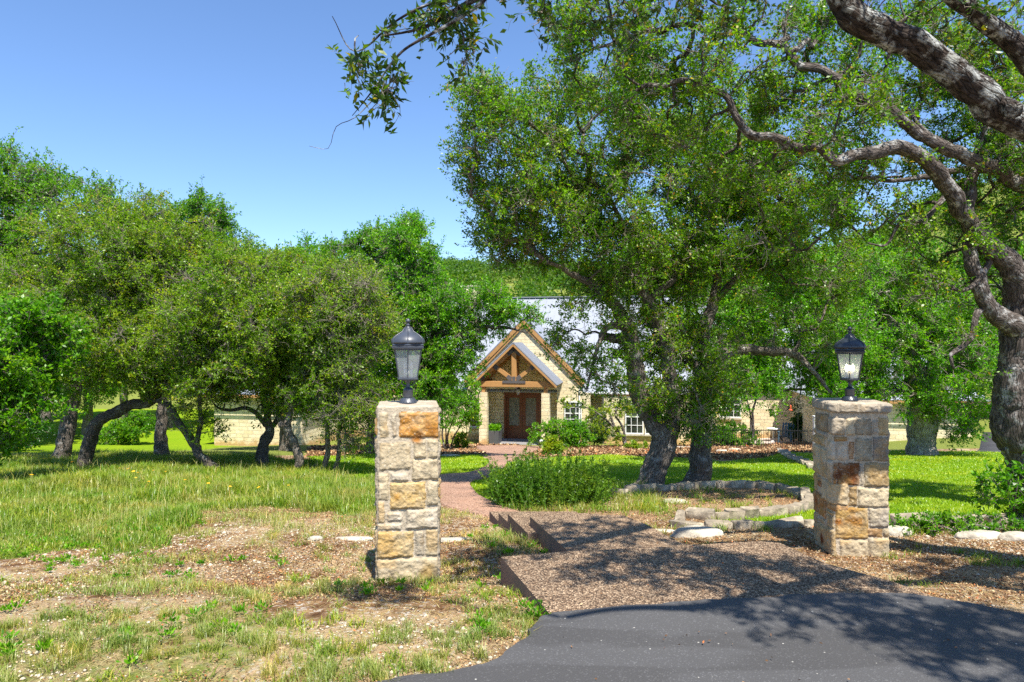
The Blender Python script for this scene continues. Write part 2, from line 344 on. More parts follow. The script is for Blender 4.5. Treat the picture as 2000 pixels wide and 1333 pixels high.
def groundmat():
    m, t, b = newmat('yard_ground'); v = obj(t); at_ = attr_col(t); sep = N(t, 'SeparateColor', {0: at_[0]}); lawn, wild, mulch = sep.outputs
    n1 = noise(t, v, .9, 6, .6); n2 = noise(t, v, 7, 6, .7); n3 = noise(t, v, 38, 5, .7); n4 = noise(t, v, 110, 3, .7)
    # bare earth: red-brown litter over pale caliche with pebbles
    dirt = ramp(t, n2, [(.32, (.085, .040, .017)), (.47, (.22, .118, .052)), (.62, (.42, .265, .13))])
    dirt = mix(t, ramp(t, n1, [(.49, (0, 0, 0)), (.58, (.9, .9, .9))]), dirt, ramp(t, n3, [(.3, (.33, .22, .11)), (.6, (.60, .45, .26))]))
    vo = N(t, 'TexVoronoi', {'Vector': v, 'Scale': 42, 'Randomness': 1}); peb = ramp(t, N(t, 'SeparateColor', {0: vo.outputs[1]}).outputs[0], [(.74, (0, 0, 0)), (.76, (1, 1, 1))])
    dirt = mix(t, math_(t, 'MULTIPLY', peb, ramp(t, n2, [(.42, (0, 0, 0)), (.58, (1, 1, 1))])), dirt, (.58, .53, .44))
    dirt = mix(t, 1., dirt, ramp(t, n4, [(.3, (.62, .60, .58)), (.7, (1.25, 1.22, 1.2))]), 'MULTIPLY')
    lw = ramp(t, n3, [(.3, (.12, .22, .003)), (.7, (.26, .38, .008))]); lw = mix(t, 1., lw, ramp(t, noise(t, mapping(t, v, (1, 1, 1)), .45, 4), [(.3, (.86, .92, .8)), (.7, (1.18, 1.06, 1.2))]), 'MULTIPLY')
    wl = ramp(t, n3, [(.3, (.11, .15, .02)), (.7, (.26, .28, .06))])
    mu = ramp(t, n3, [(.3, (.16, .085, .04)), (.5, (.38, .245, .13)), (.7, (.62, .46, .28))])
    c = mix(t, ramp(t, math_(t, 'ADD', wild, math_(t, 'MULTIPLY', math_(t, 'SUBTRACT', n2, .5), .9)), [(.40, (0, 0, 0)), (.62, (1, 1, 1))]), dirt, wl)
    c = mix(t, mulch, c, mu); c = mix(t, ramp(t, math_(t, 'ADD', lawn, math_(t, 'MULTIPLY', math_(t, 'SUBTRACT', n3, .5), .35)), [(.42, (0, 0, 0)), (.58, (1, 1, 1))]), c, lw)
    t.links.new(c, b.inputs['Base Color']); b.inputs['Roughness'].default_value = .95; b.inputs['Specular IOR Level'].default_value = .15
    h = math_(t, 'ADD', n3, math_(t, 'MULTIPLY', n4, .6)); t.links.new(bump(t, h, .9, .03), b.inputs['Normal']); return m
M['ground'] = groundmat()
def aggmat(name, c1, c2, c3, sc=80):
    m, t, b = newmat(name); v = obj(t); vo = N(t, 'TexVoronoi', {'Vector': v, 'Scale': sc}); r = N(t, 'SeparateColor', {0: vo.outputs[1]}).outputs[0]
    c = ramp(t, r, [(0, c1), (.45, c2), (.9, c3)]); c = mix(t, ramp(t, vo.outputs[0], [(.35, (0, 0, 0)), (.75, (1, 1, 1))]), c, tuple(x*.45 for x in c1))
    c = mix(t, 1., c, ramp(t, noise(t, v, 1.3, 5), [(.3, (.75, .74, .74)), (.7, (1.15, 1.12, 1.1))]), 'MULTIPLY')
    t.links.new(c, b.inputs['Base Color']); b.inputs['Roughness'].default_value = .85
    t.links.new(bump(t, math_(t, 'SUBTRACT', 1., vo.outputs[0]), .7, .008), b.inputs['Normal']); return m
M['agg'] = aggmat('exposed_aggregate_concrete', (.115, .068, .036), (.27, .172, .098), (.55, .41, .265))
M['path'] = aggmat('pink_brown_aggregate_path', (.34, .18, .11), (.50, .29, .19), (.64, .43, .31), 60)
M['slabside'] = plain('cast_concrete_slab_edge', (.20, .13, .095), .9, .35, 8, bmp=.004)
def asphalt():
    m, t, b = newmat('sealed_asphalt'); v = obj(t); n1 = noise(t, v, 1.1, 5); n4 = noise(t, v, 160, 3, .8)
    vo = N(t, 'TexVoronoi', {'Vector': v, 'Scale': 130}); r = N(t, 'SeparateColor', {0: vo.outputs[1]}).outputs[0]
    vs = N(t, 'TexVoronoi', {'Vector': v, 'Scale': 26}); r2 = N(t, 'SeparateColor', {0: vs.outputs[1]}).outputs[0]
    c = mix(t, n1, (.058, .056, .056), (.086, .083, .082)); c = mix(t, ramp(t, r, [(.88, (0, 0, 0)), (.97, (.35, .35, .35))]), c, (.20, .20, .20))
    c = mix(t, ramp(t, noise(t, mapping(t, v, (.5, 2.2, 1)), .9, 3), [(.46, (0, 0, 0)), (.50, (1, 1, 1))]), c, mix(t, 1., c, (.80, .79, .78), 'MULTIPLY'))
    sp = math_(t, 'MULTIPLY', ramp(t, r2, [(.93, (0, 0, 0)), (.94, (1, 1, 1))]), ramp(t, vs.outputs[0], [(.10, (1, 1, 1)), (.18, (0, 0, 0))]))
    c = mix(t, sp, c, (.45, .43, .38))
    t.links.new(c, b.inputs['Base Color']); b.inputs['Roughness'].default_value = .72
    t.links.new(bump(t, math_(t, 'ADD', n4, vo.outputs[0]), .5, .004), b.inputs['Normal']); return m
M['asphalt'] = asphalt()

# ------------------------------------------------------------------ ground sheet with its zones
LAWN1 = GP([(918, 950), (960, 925), (985, 905), (1080, 893), (1200, 888), (1290, 893), (1420, 902), (1490, 896), (1530, 884), (1590, 886), (1740, 881), (1900, 882), (2000, 885), (2500, 885), (2500, 1015), (2000, 1016), (1760, 1018), (1600, 1018), (1440, 1024), (1330, 1000), (1190, 985), (1000, 985), (940, 975)])
BED = GP([(1190, 962), (1300, 952), (1400, 949), (1500, 953), (1560, 970), (1582, 985), (1560, 998), (1480, 1000), (1330, 1006), (1250, 1020), (1000, 1000)])
LAWN2 = GP([(600, 892), (730, 887), (850, 890), (935, 888), (958, 902), (930, 927), (850, 932), (730, 937), (640, 930)])
LAWN3 = [(-40, 27), (-14, 27), (-15.5, 60), (-60, 60)]
WILD = GP([(-900, 885), (300, 880), (600, 905), (640, 935), (850, 938), (850, 992), (730, 1005), (560, 1000), (400, 1003), (330, 1040), (200, 1075), (0, 1090), (-900, 1090)])
MUL = GP([(600, 872), (735, 868), (940, 868), (1060, 874), (1200, 872), (1500, 858), (1590, 862), (1590, 884), (1530, 886), (1490, 898), (1420, 903), (1290, 895), (1200, 890), (1080, 894), (1000, 890), (940, 889), (850, 891), (600, 893)])
def zones(x, y):
    w_ = xyz(x, y); jx = x+.10*vn(w_, 1.1, 31)*ss(4, 20, y)*3; jy = y+.12*vn(w_, 1.1, 32)*ss(4, 20, y)*3
    bed = inpoly(x, y, BED); lawn = (inpoly(jx, y, LAWN1) | inpoly(x, jy, LAWN2) | inpoly(x, y, LAWN3)) & ~bed
    mul = (inpoly(jx, jy, MUL) | bed) & ~lawn
    wild = inpoly(jx+.5*vn(w_, .8, 5)+.25*vn(w_, 4, 7), jy+.5*vn(w_, .9, 6)+.35*vn(w_, 3.5, 8), WILD) | ((y > 26) & ~lawn & ~mul) | (y > 50)
    return lawn, wild & ~lawn & ~mul, mul
def axis(a, b, s0, k):
    o = [a]
    while o[-1] < b: o.append(o[-1]+max(s0, abs(o[-1])*k))
    return np.array(o)
ys = np.concatenate([np.arange(-60, -4, 4.), np.arange(-4, 3, .5), axis(3, 420, .07, .009)]); xh = axis(0, 420, .08, .012)[1:]; xs = np.concatenate([-xh[::-1], [0], xh])
X, Y = np.meshgrid(xs, ys); nx, ny = len(xs), len(ys); lw, wl, mu = zones(X.ravel(), Y.ravel())
fg = .30*ss(.15, .5, fbm(xyz(X.ravel(), Y.ravel()), .55, 77))+.25*ss(6, 3.6, Y.ravel())*(X.ravel() < 0)
colr = np.stack([lw, np.maximum(wl, fg), mu], -1).astype(float)
I = np.arange(nx*ny).reshape(ny, nx)
tag(npmesh('ground', np.stack([X, Y, gz(X, Y)], -1).reshape(-1, 3), [np.stack([I[:-1, :-1], I[:-1, 1:], I[1:, 1:], I[1:, :-1]], -1).reshape(-1, 4)], M['ground'], smooth=True, col=colr), kind='structure')

# ------------------------------------------------------------------ driveway, slabs, steps, path
def slab(name, poly, ztop, thick, mats, kind='structure', rad=0):
    bm = bmesh.new(); top = [bm.verts.new((x, y, ztop)) for x, y in poly]; bot = [bm.verts.new((x, y, ztop-thick)) for x, y in poly]; n = len(poly)
    f = bm.faces.new(top)
    if f.normal.z < 0: f.normal_flip()
    for i in range(n): q = bm.faces.new((top[i], top[(i+1) % n], bot[(i+1) % n], bot[i])); q.material_index = 1
    bmesh.ops.recalc_face_normals(bm, faces=bm.faces); bmesh.ops.triangulate(bm, faces=[f for f in bm.faces if len(f.verts) > 4])
    for f in bm.faces: f.material_index = 0 if abs(f.normal.z) > .5 else 1
    me = bpy.data.meshes.new(name); bm.to_mesh(me); bm.free()
    for m_ in mats: me.materials.append(m_)
    o = link(name, me); tag(o, kind=kind); return o
def crspline(P, n=8):
    P = np.array(P, float); o, _ = smooth_path(np.c_[P, np.zeros(len(P))], np.zeros(len(P)), 1e9)
    out = []; Pe = np.vstack([2*P[0]-P[1], P, 2*P[-1]-P[-2]])
    for i in range(len(P)-1):
        p0, p1, p2, p3 = Pe[i:i+4]
        for k in range(n): t_ = k/n; out.append(.5*((2*p1)+(p2-p0)*t_+(2*p0-5*p1+4*p2-p3)*t_*t_+(3*p1-p0-3*p2+p3)*t_**3))
    out.append(P[-1]); return [tuple(p) for p in out]
H0 = 1.80
front = [flat_at(*p, H0) for p in [(700, 1345), (770, 1326), (880, 1309), (970, 1284), (1030, 1240), (1052, 1214), (1078, 1198), (1180, 1186), (1400, 1171), (1600, 1160), (1700, 1158), (1790, 1161), (1900, 1180), (2000, 1202), (2150, 1240)]]
fr = crspline(front, 16); fr = [(x+.03*float(fbm(np.array([x*6, y*6, 0.]), 1, 2)), y+.02*float(fbm(np.array([x*6, y*6, 5.]), 1, 2))) for x, y in fr]
slab('driveway', [(-30, -50), (-30, 1.2), (-3, 2.6)]+fr+[(8, 3.2), (30, 2.5), (30, -50)], -H0, .03, [M['asphalt'], M['asphalt']])
H1 = 1.812
s1 = [flat_at(*p, H1) for p in [(1074, 1200), (1030, 1148), (978, 1088), (1110, 1077), (1316, 1067), (1480, 1057), (1522, 1060), (1570, 1082), (1610, 1100), (1665, 1115), (1740, 1135), (1830, 1168)]]
slab('path', s1+[(4.0, 4.2), (.2, 4.2)], -H1, .3, [M['agg'], M['slabside']])
H2 = 1.945
s2 = [flat_at(*p, H2) for p in [(1113, 1080), (1035, 1009), (1215, 1006), (1262, 1024), (1300, 1045), (1330, 1060)]]
slab('path', s2+[(2.6, 5.7), (.4, 5.7)], -H2, .3, [M['agg'], M['slabside']])
prev = s2[1]
STP = [(-.05, 7.42, 1.22, 8.1, 2.05), (-.17, 7.9, 1.15, 8.55, 2.155), (-.30, 8.35, 1.05, 9.05, 2.26)]
for x0, y0, x1, y1, h in STP: slab('path', [(x0+.22, y0-.15), (x0, y1), (x1-.2, y1), (x1, y0-.15)], -h, .3, [M['agg'], M['slabside']])
def strip(name, L, Rr, mat_, lift=.02, n=10, edge=.05, zf=None):
    L = np.array(crspline(L, n)); Rr = np.array(crspline(Rr, n)); k = 9; V = []
    for j in range(k+1):
        p = L+(Rr-L)*j/k; V.append(np.c_[p, gz(p[:, 0], p[:, 1])+lift])
    V = np.stack(V, 1); b0 = V[:, :1]-[0, 0, edge+lift+.05]; b1 = V[:, -1:]-[0, 0, edge+lift+.05]; V = np.concatenate([b0, V, b1], 1)
    a, b_ = V.shape[:2]; I = np.arange(a*b_).reshape(a, b_)
    return tag(npmesh(name, V.reshape(-1, 3), [np.stack([I[:-1, :-1], I[:-1, 1:], I[1:, 1:], I[1:, :-1]], -1).reshape(-1, 4)], mat_, smooth=False), kind='structure')
PL = GP([(958, 1012), (905, 1001), (858, 985), (838, 960), (835, 938), (870, 928), (925, 922), (955, 905), (950, 890), (930, 877), (928, 872)])
PR = GP([(1030, 1009), (985, 992), (945, 975), (922, 955), (920, 943), (945, 932), (975, 919), (990, 905), (1010, 895), (1048, 884), (1062, 873)])
strip('path', PL, PR, M['path'], .03)
strip('road', GP([(1905, 884), (1915, 868), (1920, 845)]), GP([(2400, 884), (2350, 868), (2300, 845)]), M['asphalt'], .02)
strip('path', GP([(1440, 873), (1455, 862), (1460, 840)]), GP([(1590, 878), (1570, 862), (1520, 842)]), plain('flagstone', (.45, .37, .32), .9, .3, 4), .02)

# ------------------------------------------------------------------ the gate pillars
def fill_rows(s0, s1, t0, t1, rg):
    out = []; t_ = t0; pal = [(.60, .54, .42), (.52, .46, .36), (.62, .50, .30), (.46, .42, .36), (.66, .62, .54), (.55, .33, .12)]
    while t_ < t1-.03:
        hh = min(rg.uniform(.08, .20), t1-t_)
        if t1-t_-hh < .06: hh = t1-t_
        s_ = s0
        while s_ < s1-.02:
            ww = min(rg.uniform(.10, .32), s1-s_)
            if s1-s_-ww < .07: ww = s1-s_
            out.append((s_+.008, t_+.008, s_+ww-.008, t_+hh-.008, pal[rg.integers(len(pal))])); s_ += ww
        t_ += hh
    return out
CR = (.76, .67, .48); GR = (.58, .53, .44); OR = (.68, .33, .06); YE = (.78, .57, .25); WH = (.80, .74, .62); TN = (.62, .49, .28); RU = (.26, .10, .03); DG = (.36, .33, .29)
def pillar(label, base, rz, wd, ht, rects, rust=(), seed=0, cap=0.0, capc=GR):
    rg = np.random.default_rng(seed); nS = int(4*wd/.0085); nT = int(ht/.0085)
    s = np.arange(nS)/nS*4*wd; t_ = np.linspace(0, ht, nT+1); Sg, Tg = np.meshgrid(s, t_); f = (Sg//wd).astype(int) % 4; q = Sg-f*wd-wd/2
    cx = np.choose(f, [-wd/2+0*q, q, wd/2+0*q, -q]); cy_ = np.choose(f, [-q, -wd/2+0*q, q, wd/2+0*q])
    k = .035; core = wd/2-k; ax, ay = np.clip(cx, -core, core), np.clip(cy_, -core, core); dx, dy = cx-ax, cy_-ay
    nrm = np.hypot(dx, dy); nxx, nyy = dx/nrm, dy/nrm; bx, by = ax+nxx*k*.9, ay+nyy*k*.9
    P3 = np.stack([bx, by, Tg], -1); sw = Sg+.010*vn(P3, 14, seed)+.004*vn(P3, 40, seed+2); tw = Tg+.010*vn(P3, 13, seed+1)+.004*vn(P3, 45, seed+3)
    best = np.zeros_like(Sg); C = np.zeros(Sg.shape+(3,))+np.array((.74, .67, .54)); protr = np.zeros_like(Sg)
    for i, (a, b_, c, d, col) in enumerate(rects):
        din = np.minimum(np.minimum(sw-a, c-sw), np.minimum(tw-b_, d-tw)); hgt = ss(-.002, .020, din); rel = rg.uniform(.7, 1.25)
        mk = hgt > best; best = np.where(mk, hgt, best); protr = np.where(mk, hgt*.015*rel, protr)
        cc = np.array(col)*rg.uniform(.93, 1.07); C = np.where((mk & (hgt > .35))[..., None], cc, C); ed = mk & (hgt > .02) & (hgt < .40); C = np.where(ed[..., None], cc*.78, C)
    kb = np.clip(.35+.9*fbm(P3, 9, seed+31), 0, 1)[..., None]*.55*(best > .3)[..., None]; C = C*(1-kb)+np.array((.76, .66, .46))*kb
    ko = ss(.25, .6, fbm(P3, 5, seed+37))[..., None]*.45*(best > .3)[..., None]; C = C*(1-ko)+np.array((.66, .42, .14))*ko
    for (sx, tz, r1, col) in rust:
        wt = ss(1.2, .2, np.hypot((Sg-sx)/r1, (Tg-tz)/r1)+.5*vn(P3, 18, seed+8))[..., None]; C = C*(1-wt)+np.array(col)*wt
    rough = .007*fbm(P3, 22, seed+4, 3)*best+.0035*np.abs(vn(P3, 55, seed+6))*best
    if cap:
        cb = ss(ht-.105, ht-.095, Tg); protr = protr+cb*cap; wt = (cb*.65)[..., None]; C = C*(1-wt)+np.array(capc)*wt
    off = protr+rough-ss(ht-.006, ht, Tg)*.005
    V = np.stack([bx+nxx*off, by+nyy*off, Tg+0*bx], -1); V[-1, :, 2] += .004*vn(P3[-1], 20, 3); rings = [V.reshape(-1, 3)]; cols = [C.reshape(-1, 3)]
    top = V[-1]
    for j in range(1, 12):
        fct = 1-j/12; r_ = top*np.array([fct, fct, 1]); r_[:, 2] = ht+.006*vn(r_*[1, 1, 0], 16, 9)+.004; rings.append(r_); cols.append(np.tile(np.array(GR)*1.1, (nS, 1)))
    V = np.concatenate(rings); C = np.concatenate(cols); rows = nT+12; I = np.arange(rows*nS).reshape(rows, nS); J = np.roll(I, -1, 1)
    Fq = np.stack([I[:-1], J[:-1], J[1:], I[1:]], -1).reshape(-1, 4)
    o = npmesh('stone_pillar', V, [Fq, I[-1][None]], M['stone'], smooth=True, col=C); o.location = base; o.rotation_euler = (0, 0, rz); tag(o, label, 'pillar'); return o
WD = .55; HTL = 1.56
def conv(lst, X0, X1, Y0, Y1, ht, wd, xc=None):
    out = []
    for (x0, y0, x1, y1, c) in lst:
        def sx(x):
            if xc is None: return wd+(x-X0)/(X1-X0)*wd
            return (x-X0)/(xc-X0)*wd if x < xc else wd+(x-xc)/(X1-xc)*wd
        out.append((sx(x0), (Y1-y1)/(Y1-Y0)*ht, sx(x1), (Y1-y0)/(Y1-Y0)*ht, c))
    return out
LF = [(112, 460, 156, 582, CR), (174, 466, 200, 582, WH), (212, 460, 417, 586, OR), (112, 606, 270, 742, CR), (282, 598, 346, 688, CR), (352, 598, 412, 688, CR), (276, 692, 410, 792, CR),
      (104, 755, 162, 884, CR), (170, 755, 268, 797, WH), (168, 800, 344, 932, YE), (350, 797, 410, 917, CR), (100, 890, 138, 997, CR), (148, 944, 226, 990, WH), (98, 998, 226, 1032, WH), (243, 934, 408, 1030, WH),
      (96, 1036, 280, 1166, YE), (288, 1036, 337, 1162, GR), (344, 1032, 408, 1166, CR), (92, 1170, 408, 1312, CR)]
rl = conv(LF, 98, 412, 440, 1300, HTL, WD)
rg_ = np.random.default_rng(5); rl += fill_rows(0, WD, 0, HTL, rg_)+fill_rows(2*WD, 4*WD, 0, HTL, rg_)
LB = at(788, 1138, 6.02); LB[1] += .27; LBZ = float(gz(LB[0], LB[1]-.27))-.03
def face_s(x, X0, X1): return WD+(x-X0)/(X1-X0)*WD
HTL = 1.545
pl_ = pillar('left gatepost of rough cream limestone with an orange block at its top right', (LB[0], LB[1], LBZ), R(8.5), WD, HTL+.03, rl, [(face_s(385, 98, 412), 1.37, .09, (.50, .22, .04)), (face_s(300, 98, 412), 1.30, .06, (.45, .20, .04)), (face_s(345, 98, 412), .09, .10, (.62, .46, .2)), (face_s(200, 98, 412), .78, .05, (.58, .33, .08))], seed=11)
RF = [(95, 484, 180, 577, (.36, .29, .20)), (184, 488, 270, 582, GR), (275, 492, 320, 582, CR), (323, 492, 405, 582, (.40, .36, .28)), (409, 500, 436, 572, GR), (440, 486, 500, 582, TN),
      (80, 578, 172, 606, GR), (75, 610, 156, 660, TN), (215, 588, 284, 613, (.55, .36, .18)), (76, 665, 170, 822, CR), (176, 615, 226, 712, WH), (229, 617, 286, 712, WH), (290, 618, 314, 706, (.48, .26, .12)), (319, 598, 407, 716, (.36, .35, .28)), (411, 588, 500, 714, DG),
      (174, 716, 206, 832, WH), (208, 724, 231, 834, (.55, .28, .10)), (234, 724, 342, 842, RU), (345, 732, 363, 842, GR), (367, 722, 500, 847, (.42, .34, .20)), (76, 826, 104, 922, TN), (108, 830, 133, 851, GR), (107, 855, 134, 888, (.40, .18, .07)), (138, 830, 287, 946, CR), (290, 848, 332, 948, (.50, .36, .18)), (335, 852, 500, 952, CR),
      (76, 925, 166, 1042, (.52, .27, .09)), (171, 942, 290, 980, (.58, .32, .12)), (170, 984, 214, 1008, TN), (170, 1012, 215, 1072, TN), (222, 955, 389, 1120, (.60, .40, .14)), (392, 956, 505, 1058, GR), (76, 1046, 103, 1202, TN), (107, 1050, 166, 1080, GR), (168, 1075, 217, 1102, TN), (385, 1062, 460, 1108, (.52, .33, .15)), (462, 1062, 510, 1108, CR),
      (106, 1086, 226, 1220, TN), (243, 1124, 386, 1240, CR), (389, 1112, 512, 1222, CR)]
HTR = 1.585; rr_ = conv(RF, 76, 492, 412, 1222, HTR, WD, 208)
rr_ += [(i*.2+.006, HTR-.10, i*.2+.19, HTR-.004, (.40, .37, .31)) for i in range(11)]
rr_ += fill_rows(2*WD, 4*WD, 0, HTR, rg_)
RBp = at(1666, 1092, 6.95); RB = (RBp[0]+.10, RBp[1]+.27); RBZ = float(gz(RB[0], RB[1]-.2))-.02
def rs(x): return x/1.0
pr_ = pillar('right gatepost of mixed limestone with rust brown blocks and a rough cap', (RB[0], RB[1], RBZ), R(-5), WD, HTR, rr_, [(.33*WD+.12, .12, .08, (.28, .09, .02)), (.2*WD, .48, .08, (.42, .16, .04)), (WD+.12*WD, .86, .09, (.20, .08, .03)), (WD+.35*WD, .40, .10, (.48, .24, .05)), (WD+.05, .36, .05, (.45, .18, .03))], seed=21, cap=.022)

# ------------------------------------------------------------------ lanterns
def lantern(label, x, y, z, rz, mm, lit):
    root = empty('lantern', (x, y, z), rz); tag(root, label, 'lantern'); n6 = 6; o6 = R(30)
    MB().lathe([(.082, 0), (.082, .012), (.074, .018), (.070, .034), (.052, .046), (.046, .052)], 24).build('base', mm, root)
    rb = MB()
    for k in range(18): a = k*math.pi/9; rb.bar((.079*math.cos(a), .079*math.sin(a), .016), (.056*math.cos(a), .056*math.sin(a), .046), .008, .008)
    rb.build('fluting', mm, root)
    MB().lathe([(.042, .050), (.045, .06), (.045, .118), (.048, .122), (.040, .132), (.024, .146), (.016, .155), (.020, .168), (.014, .180), (.024, .200), (.050, .214), (.016, .221)], 20).build('stem', mm, root)
    for k in range(2):
        a = k*math.pi+R(20); c_, s_ = math.cos(a), math.sin(a); pts = [(c_*r_, s_*r_, z_) for r_, z_ in ((.018, .160), (.045, .168), (.062, .185), (.058, .205), (.040, .214))]
        MB().tube(pts, .0055, 6).build('scroll', mm, root)
    MB().lathe([(.080, .214), (.106, .219), (.108, .230), (.098, .236)], n6, sm=False, rot=o6).build('bottom_plate', mm, root)
    rt, rb_ = .140, .096; z0, z1 = .234, .500
    cg = MB(); gl = MB()
    for k in range(6):
        a = k*math.pi/3+o6; a2 = a+math.pi/3
        p0, p1 = (rb_*math.cos(a), rb_*math.sin(a), z0), (rt*math.cos(a), rt*math.sin(a), z1); cg.bar(p0, p1, .010, .010, up=(math.cos(a), math.sin(a), 0))
        q0, q1 = (rb_*math.cos(a2), rb_*math.sin(a2), z0), (rt*math.cos(a2), rt*math.sin(a2), z1); f_ = .985
        gl.add([(p[0]*f_, p[1]*f_, p[2]) for p in (p0, q0, q1, p1)], [(0, 1, 2, 3)])
        cg.bar(p0, q0, .008, .012); cg.bar((p1[0], p1[1], z1-.004), (q1[0], q1[1], z1-.004), .008, .012)
    cg.build('cage', mm, root); gl.build('glass', M['lglass'], root)
    MB().lathe([(.146, .498), (.164, .505), (.166, .520), (.158, .526), (.164, .534), (.160, .545), (.150, .550)], n6, sm=False, rot=o6).build('rim', mm, root)
    dome = MB().lathe([(.154, .548), (.156, .565), (.150, .585), (.136, .606), (.112, .626), (.080, .644), (.055, .660), (.042, .678), (.034, .694)], 24).build('dome', mm, root)
    rb = MB()
    for k in range(6): a = k*math.pi/3+o6; c_, s_ = math.cos(a), math.sin(a); rb.tube([(r_*c_, r_*s_, z_) for r_, z_ in ((.155, .552), (.151, .587), (.137, .608), (.113, .628), (.081, .646), (.056, .662), (.035, .695))], .006, 6)
    rb.build('dome_rib', mm, root)
    MB().lathe([(.034, .690), (.036, .698), (.018, .704), (.014, .716), (.024, .722), (.012, .730), (.011, .738), (.020, .745), (.024, .756), (.020, .768), (.010, .776), (.004, .782)], 16).build('finial', mm, root)
    for k in range(3):
        a = k*2*math.pi/3+.5; c_, s_ = .034*math.cos(a), .034*math.sin(a)
        cd = MB().lathe([(.012, .236), (.012, .31), (.009, .312)], 10, c=(c_, s_)).build('candle_sleeve', M['bulb'], root)
        MB().lathe([(.006, .312), (.013, .330), (.014, .345), (.008, .368), (.002, .385)], 10, c=(c_, s_)).build('bulb', M['bulb_on'] if lit else M['bulb'], cd)
    return root
lantern('faded dark grey coach lantern standing on the left gatepost', LB[0], LB[1], LBZ+HTL+.032, R(8), M['gunmetal'], False)
lantern('black coach lantern with a lit bulb on the right gatepost', RB[0]-.03, RB[1]-.06, RBZ+HTR+.003, R(34), M['black_blue'], True)

# ------------------------------------------------------------------ the house
HYAW = R(-11); HO = (.08, 36., -5.6); HS, HC = math.sin(R(11)), math.cos(R(11))
house = empty('house', HO, HYAW); tag(house, 'cream limestone house with a pale metal roof and timber gabled porch', 'house')
def HW(u, v, w_=0): return (HO[0]+u*HC+v*HS, HO[1]-u*HS+v*HC, HO[2]+w_)
def wallbox(u0, u1, v0, v1, h, w0=-.6): return MB().box(u0, v0, w0, u1, v1, h).build('wall', M['wall'], house)
# front walls (separate stretches, butted)
MB().prism([(-3.15, -.6), (-2.0, -.6), (-2.0, 2.9), (2.0, 2.9), (2.0, -.6), (3.85, -.6), (3.85, 2.75), (3.4, 2.75), (3.1, 3.45), (.12, 6.55), (-3.15, 3.3)], 2.4, 2.8).build('wall', M['wall'], house)
MB().box(-2.0, 2.85, -.2, 2.0, 3.05, 2.95).build('entry_wall', M['wall'], house)
wallbox(3.85, 4.5, 3.4, 3.7, 2.75); wallbox(4.5, 10.2, 2.4, 2.8, 2.75); wallbox(3.55, 3.85, 2.8, 3.4, 2.75)
wallbox(-10.5, -3.15, 2.6, 3.0, 2.75); wallbox(-15.5, -10.5, -3.0, 6, 2.9)
wallbox(10.2, 10.5, 2.4, 6, 2.75); wallbox(10.5, 15.0, 5.6, 6.0, 3.3); wallbox(15.0, 21.2, -1.4, 8.5, 3.0)
# roofs with standing seams
def roof_slope(name, a, b_, c, d, ribs, th=.06):       # quad a(eave l) b(eave r) c(ridge r) d(ridge l)
    a, b_, c, d = map(Vector, (a, b_, c, d)); nrm = (b_-a).cross(d-a).normalized(); dn = nrm*th
    mb = MB().add([a, b_, c, d, a-dn, b_-dn, c-dn, d-dn], [(0, 1, 2, 3), (7, 6, 5, 4), (0, 4, 5, 1), (1, 5, 6, 2), (2, 6, 7, 3), (3, 7, 4, 0)])
    L = (b_-a).length; n = max(2, int(L/ribs))
    for k in range(n+1): f_ = k/n; p = a.lerp(b_, f_)+nrm*.02; q = d.lerp(c, f_)+nrm*.02; mb.bar(p, q, .03, .045, up=tuple(nrm))
    return mb.build(name, M['roof'], house)
MB().bar((-9.1, 9.4, 8.50), (10.9, 9.4, 8.50), .34, .05).build('ridge_cap', M['steel_light'], house)
roof_slope('roof', (-10.6, 2.45, 2.75), (10.8, 2.45, 2.75), (10.8, 9.4, 8.45), (-9.0, 9.4, 8.45), .42)
roof_slope('roof', (10.8, 16.3, 2.75), (-10.6, 16.3, 2.75), (-9.0, 9.4, 8.45), (10.8, 9.4, 8.45), .6)
roof_slope('roof', (-16, -3.5, 2.85), (-10, -3.5, 2.85), (-12.6, 1.5, 5.2), (-13.4, 1.5, 5.2), .42); roof_slope('roof', (-10, -3.5, 2.85), (-10, 6.5, 2.85), (-12.6, 6.5, 5.2), (-12.6, 1.5, 5.2), .42); roof_slope('roof', (-16, 6.5, 2.85), (-16, -3.5, 2.85), (-13.4, 1.5, 5.2), (-13.4, 6.5, 5.2), .42)
roof_slope('roof', (14.5, -1.9, 2.95), (21.7, -1.9, 2.95), (18.6, 2.2, 6.0), (17.6, 2.2, 6.0), .42); roof_slope('roof', (14.5, 9, 2.95), (14.5, -1.9, 2.95), (17.6, 2.2, 6.0), (17.6, 9, 6.0), .42); roof_slope('roof', (21.7, -1.9, 2.95), (21.7, 9, 2.95), (18.6, 9, 6.0), (18.6, 2.2, 6.0), .42)
roof_slope('roof', (10.85, 5.15, 3.2), (17.2, 5.15, 3.2), (17.2, 10.4, 7.6), (10.85, 10.4, 7.6), .42)
# gable roof over the entrance front
gx = .12; GA = 6.85; hw = 3.42; ge = 3.42
roof_slope('gable_roof', (gx+hw, 2.24, ge), (gx+hw, 4.2, ge), (gx, 8.2, GA), (gx, 2.24, GA), .4); roof_slope('gable_roof', (gx-hw, 5.2, ge), (gx-hw, 2.24, ge), (gx, 2.24, GA), (gx, 8.2, GA), .4)
for s_ in (-1, 1):
    MB().bar((gx+s_*(hw-.02), 2.26, ge-.17), (gx, 2.26, GA-.17), .05, .20, up=(0, 0, 1)).bar((gx+s_*(hw-.12), 2.31, ge-.32), (gx, 2.31, GA-.40), .05, .12).build('fascia', M['timber'], house)
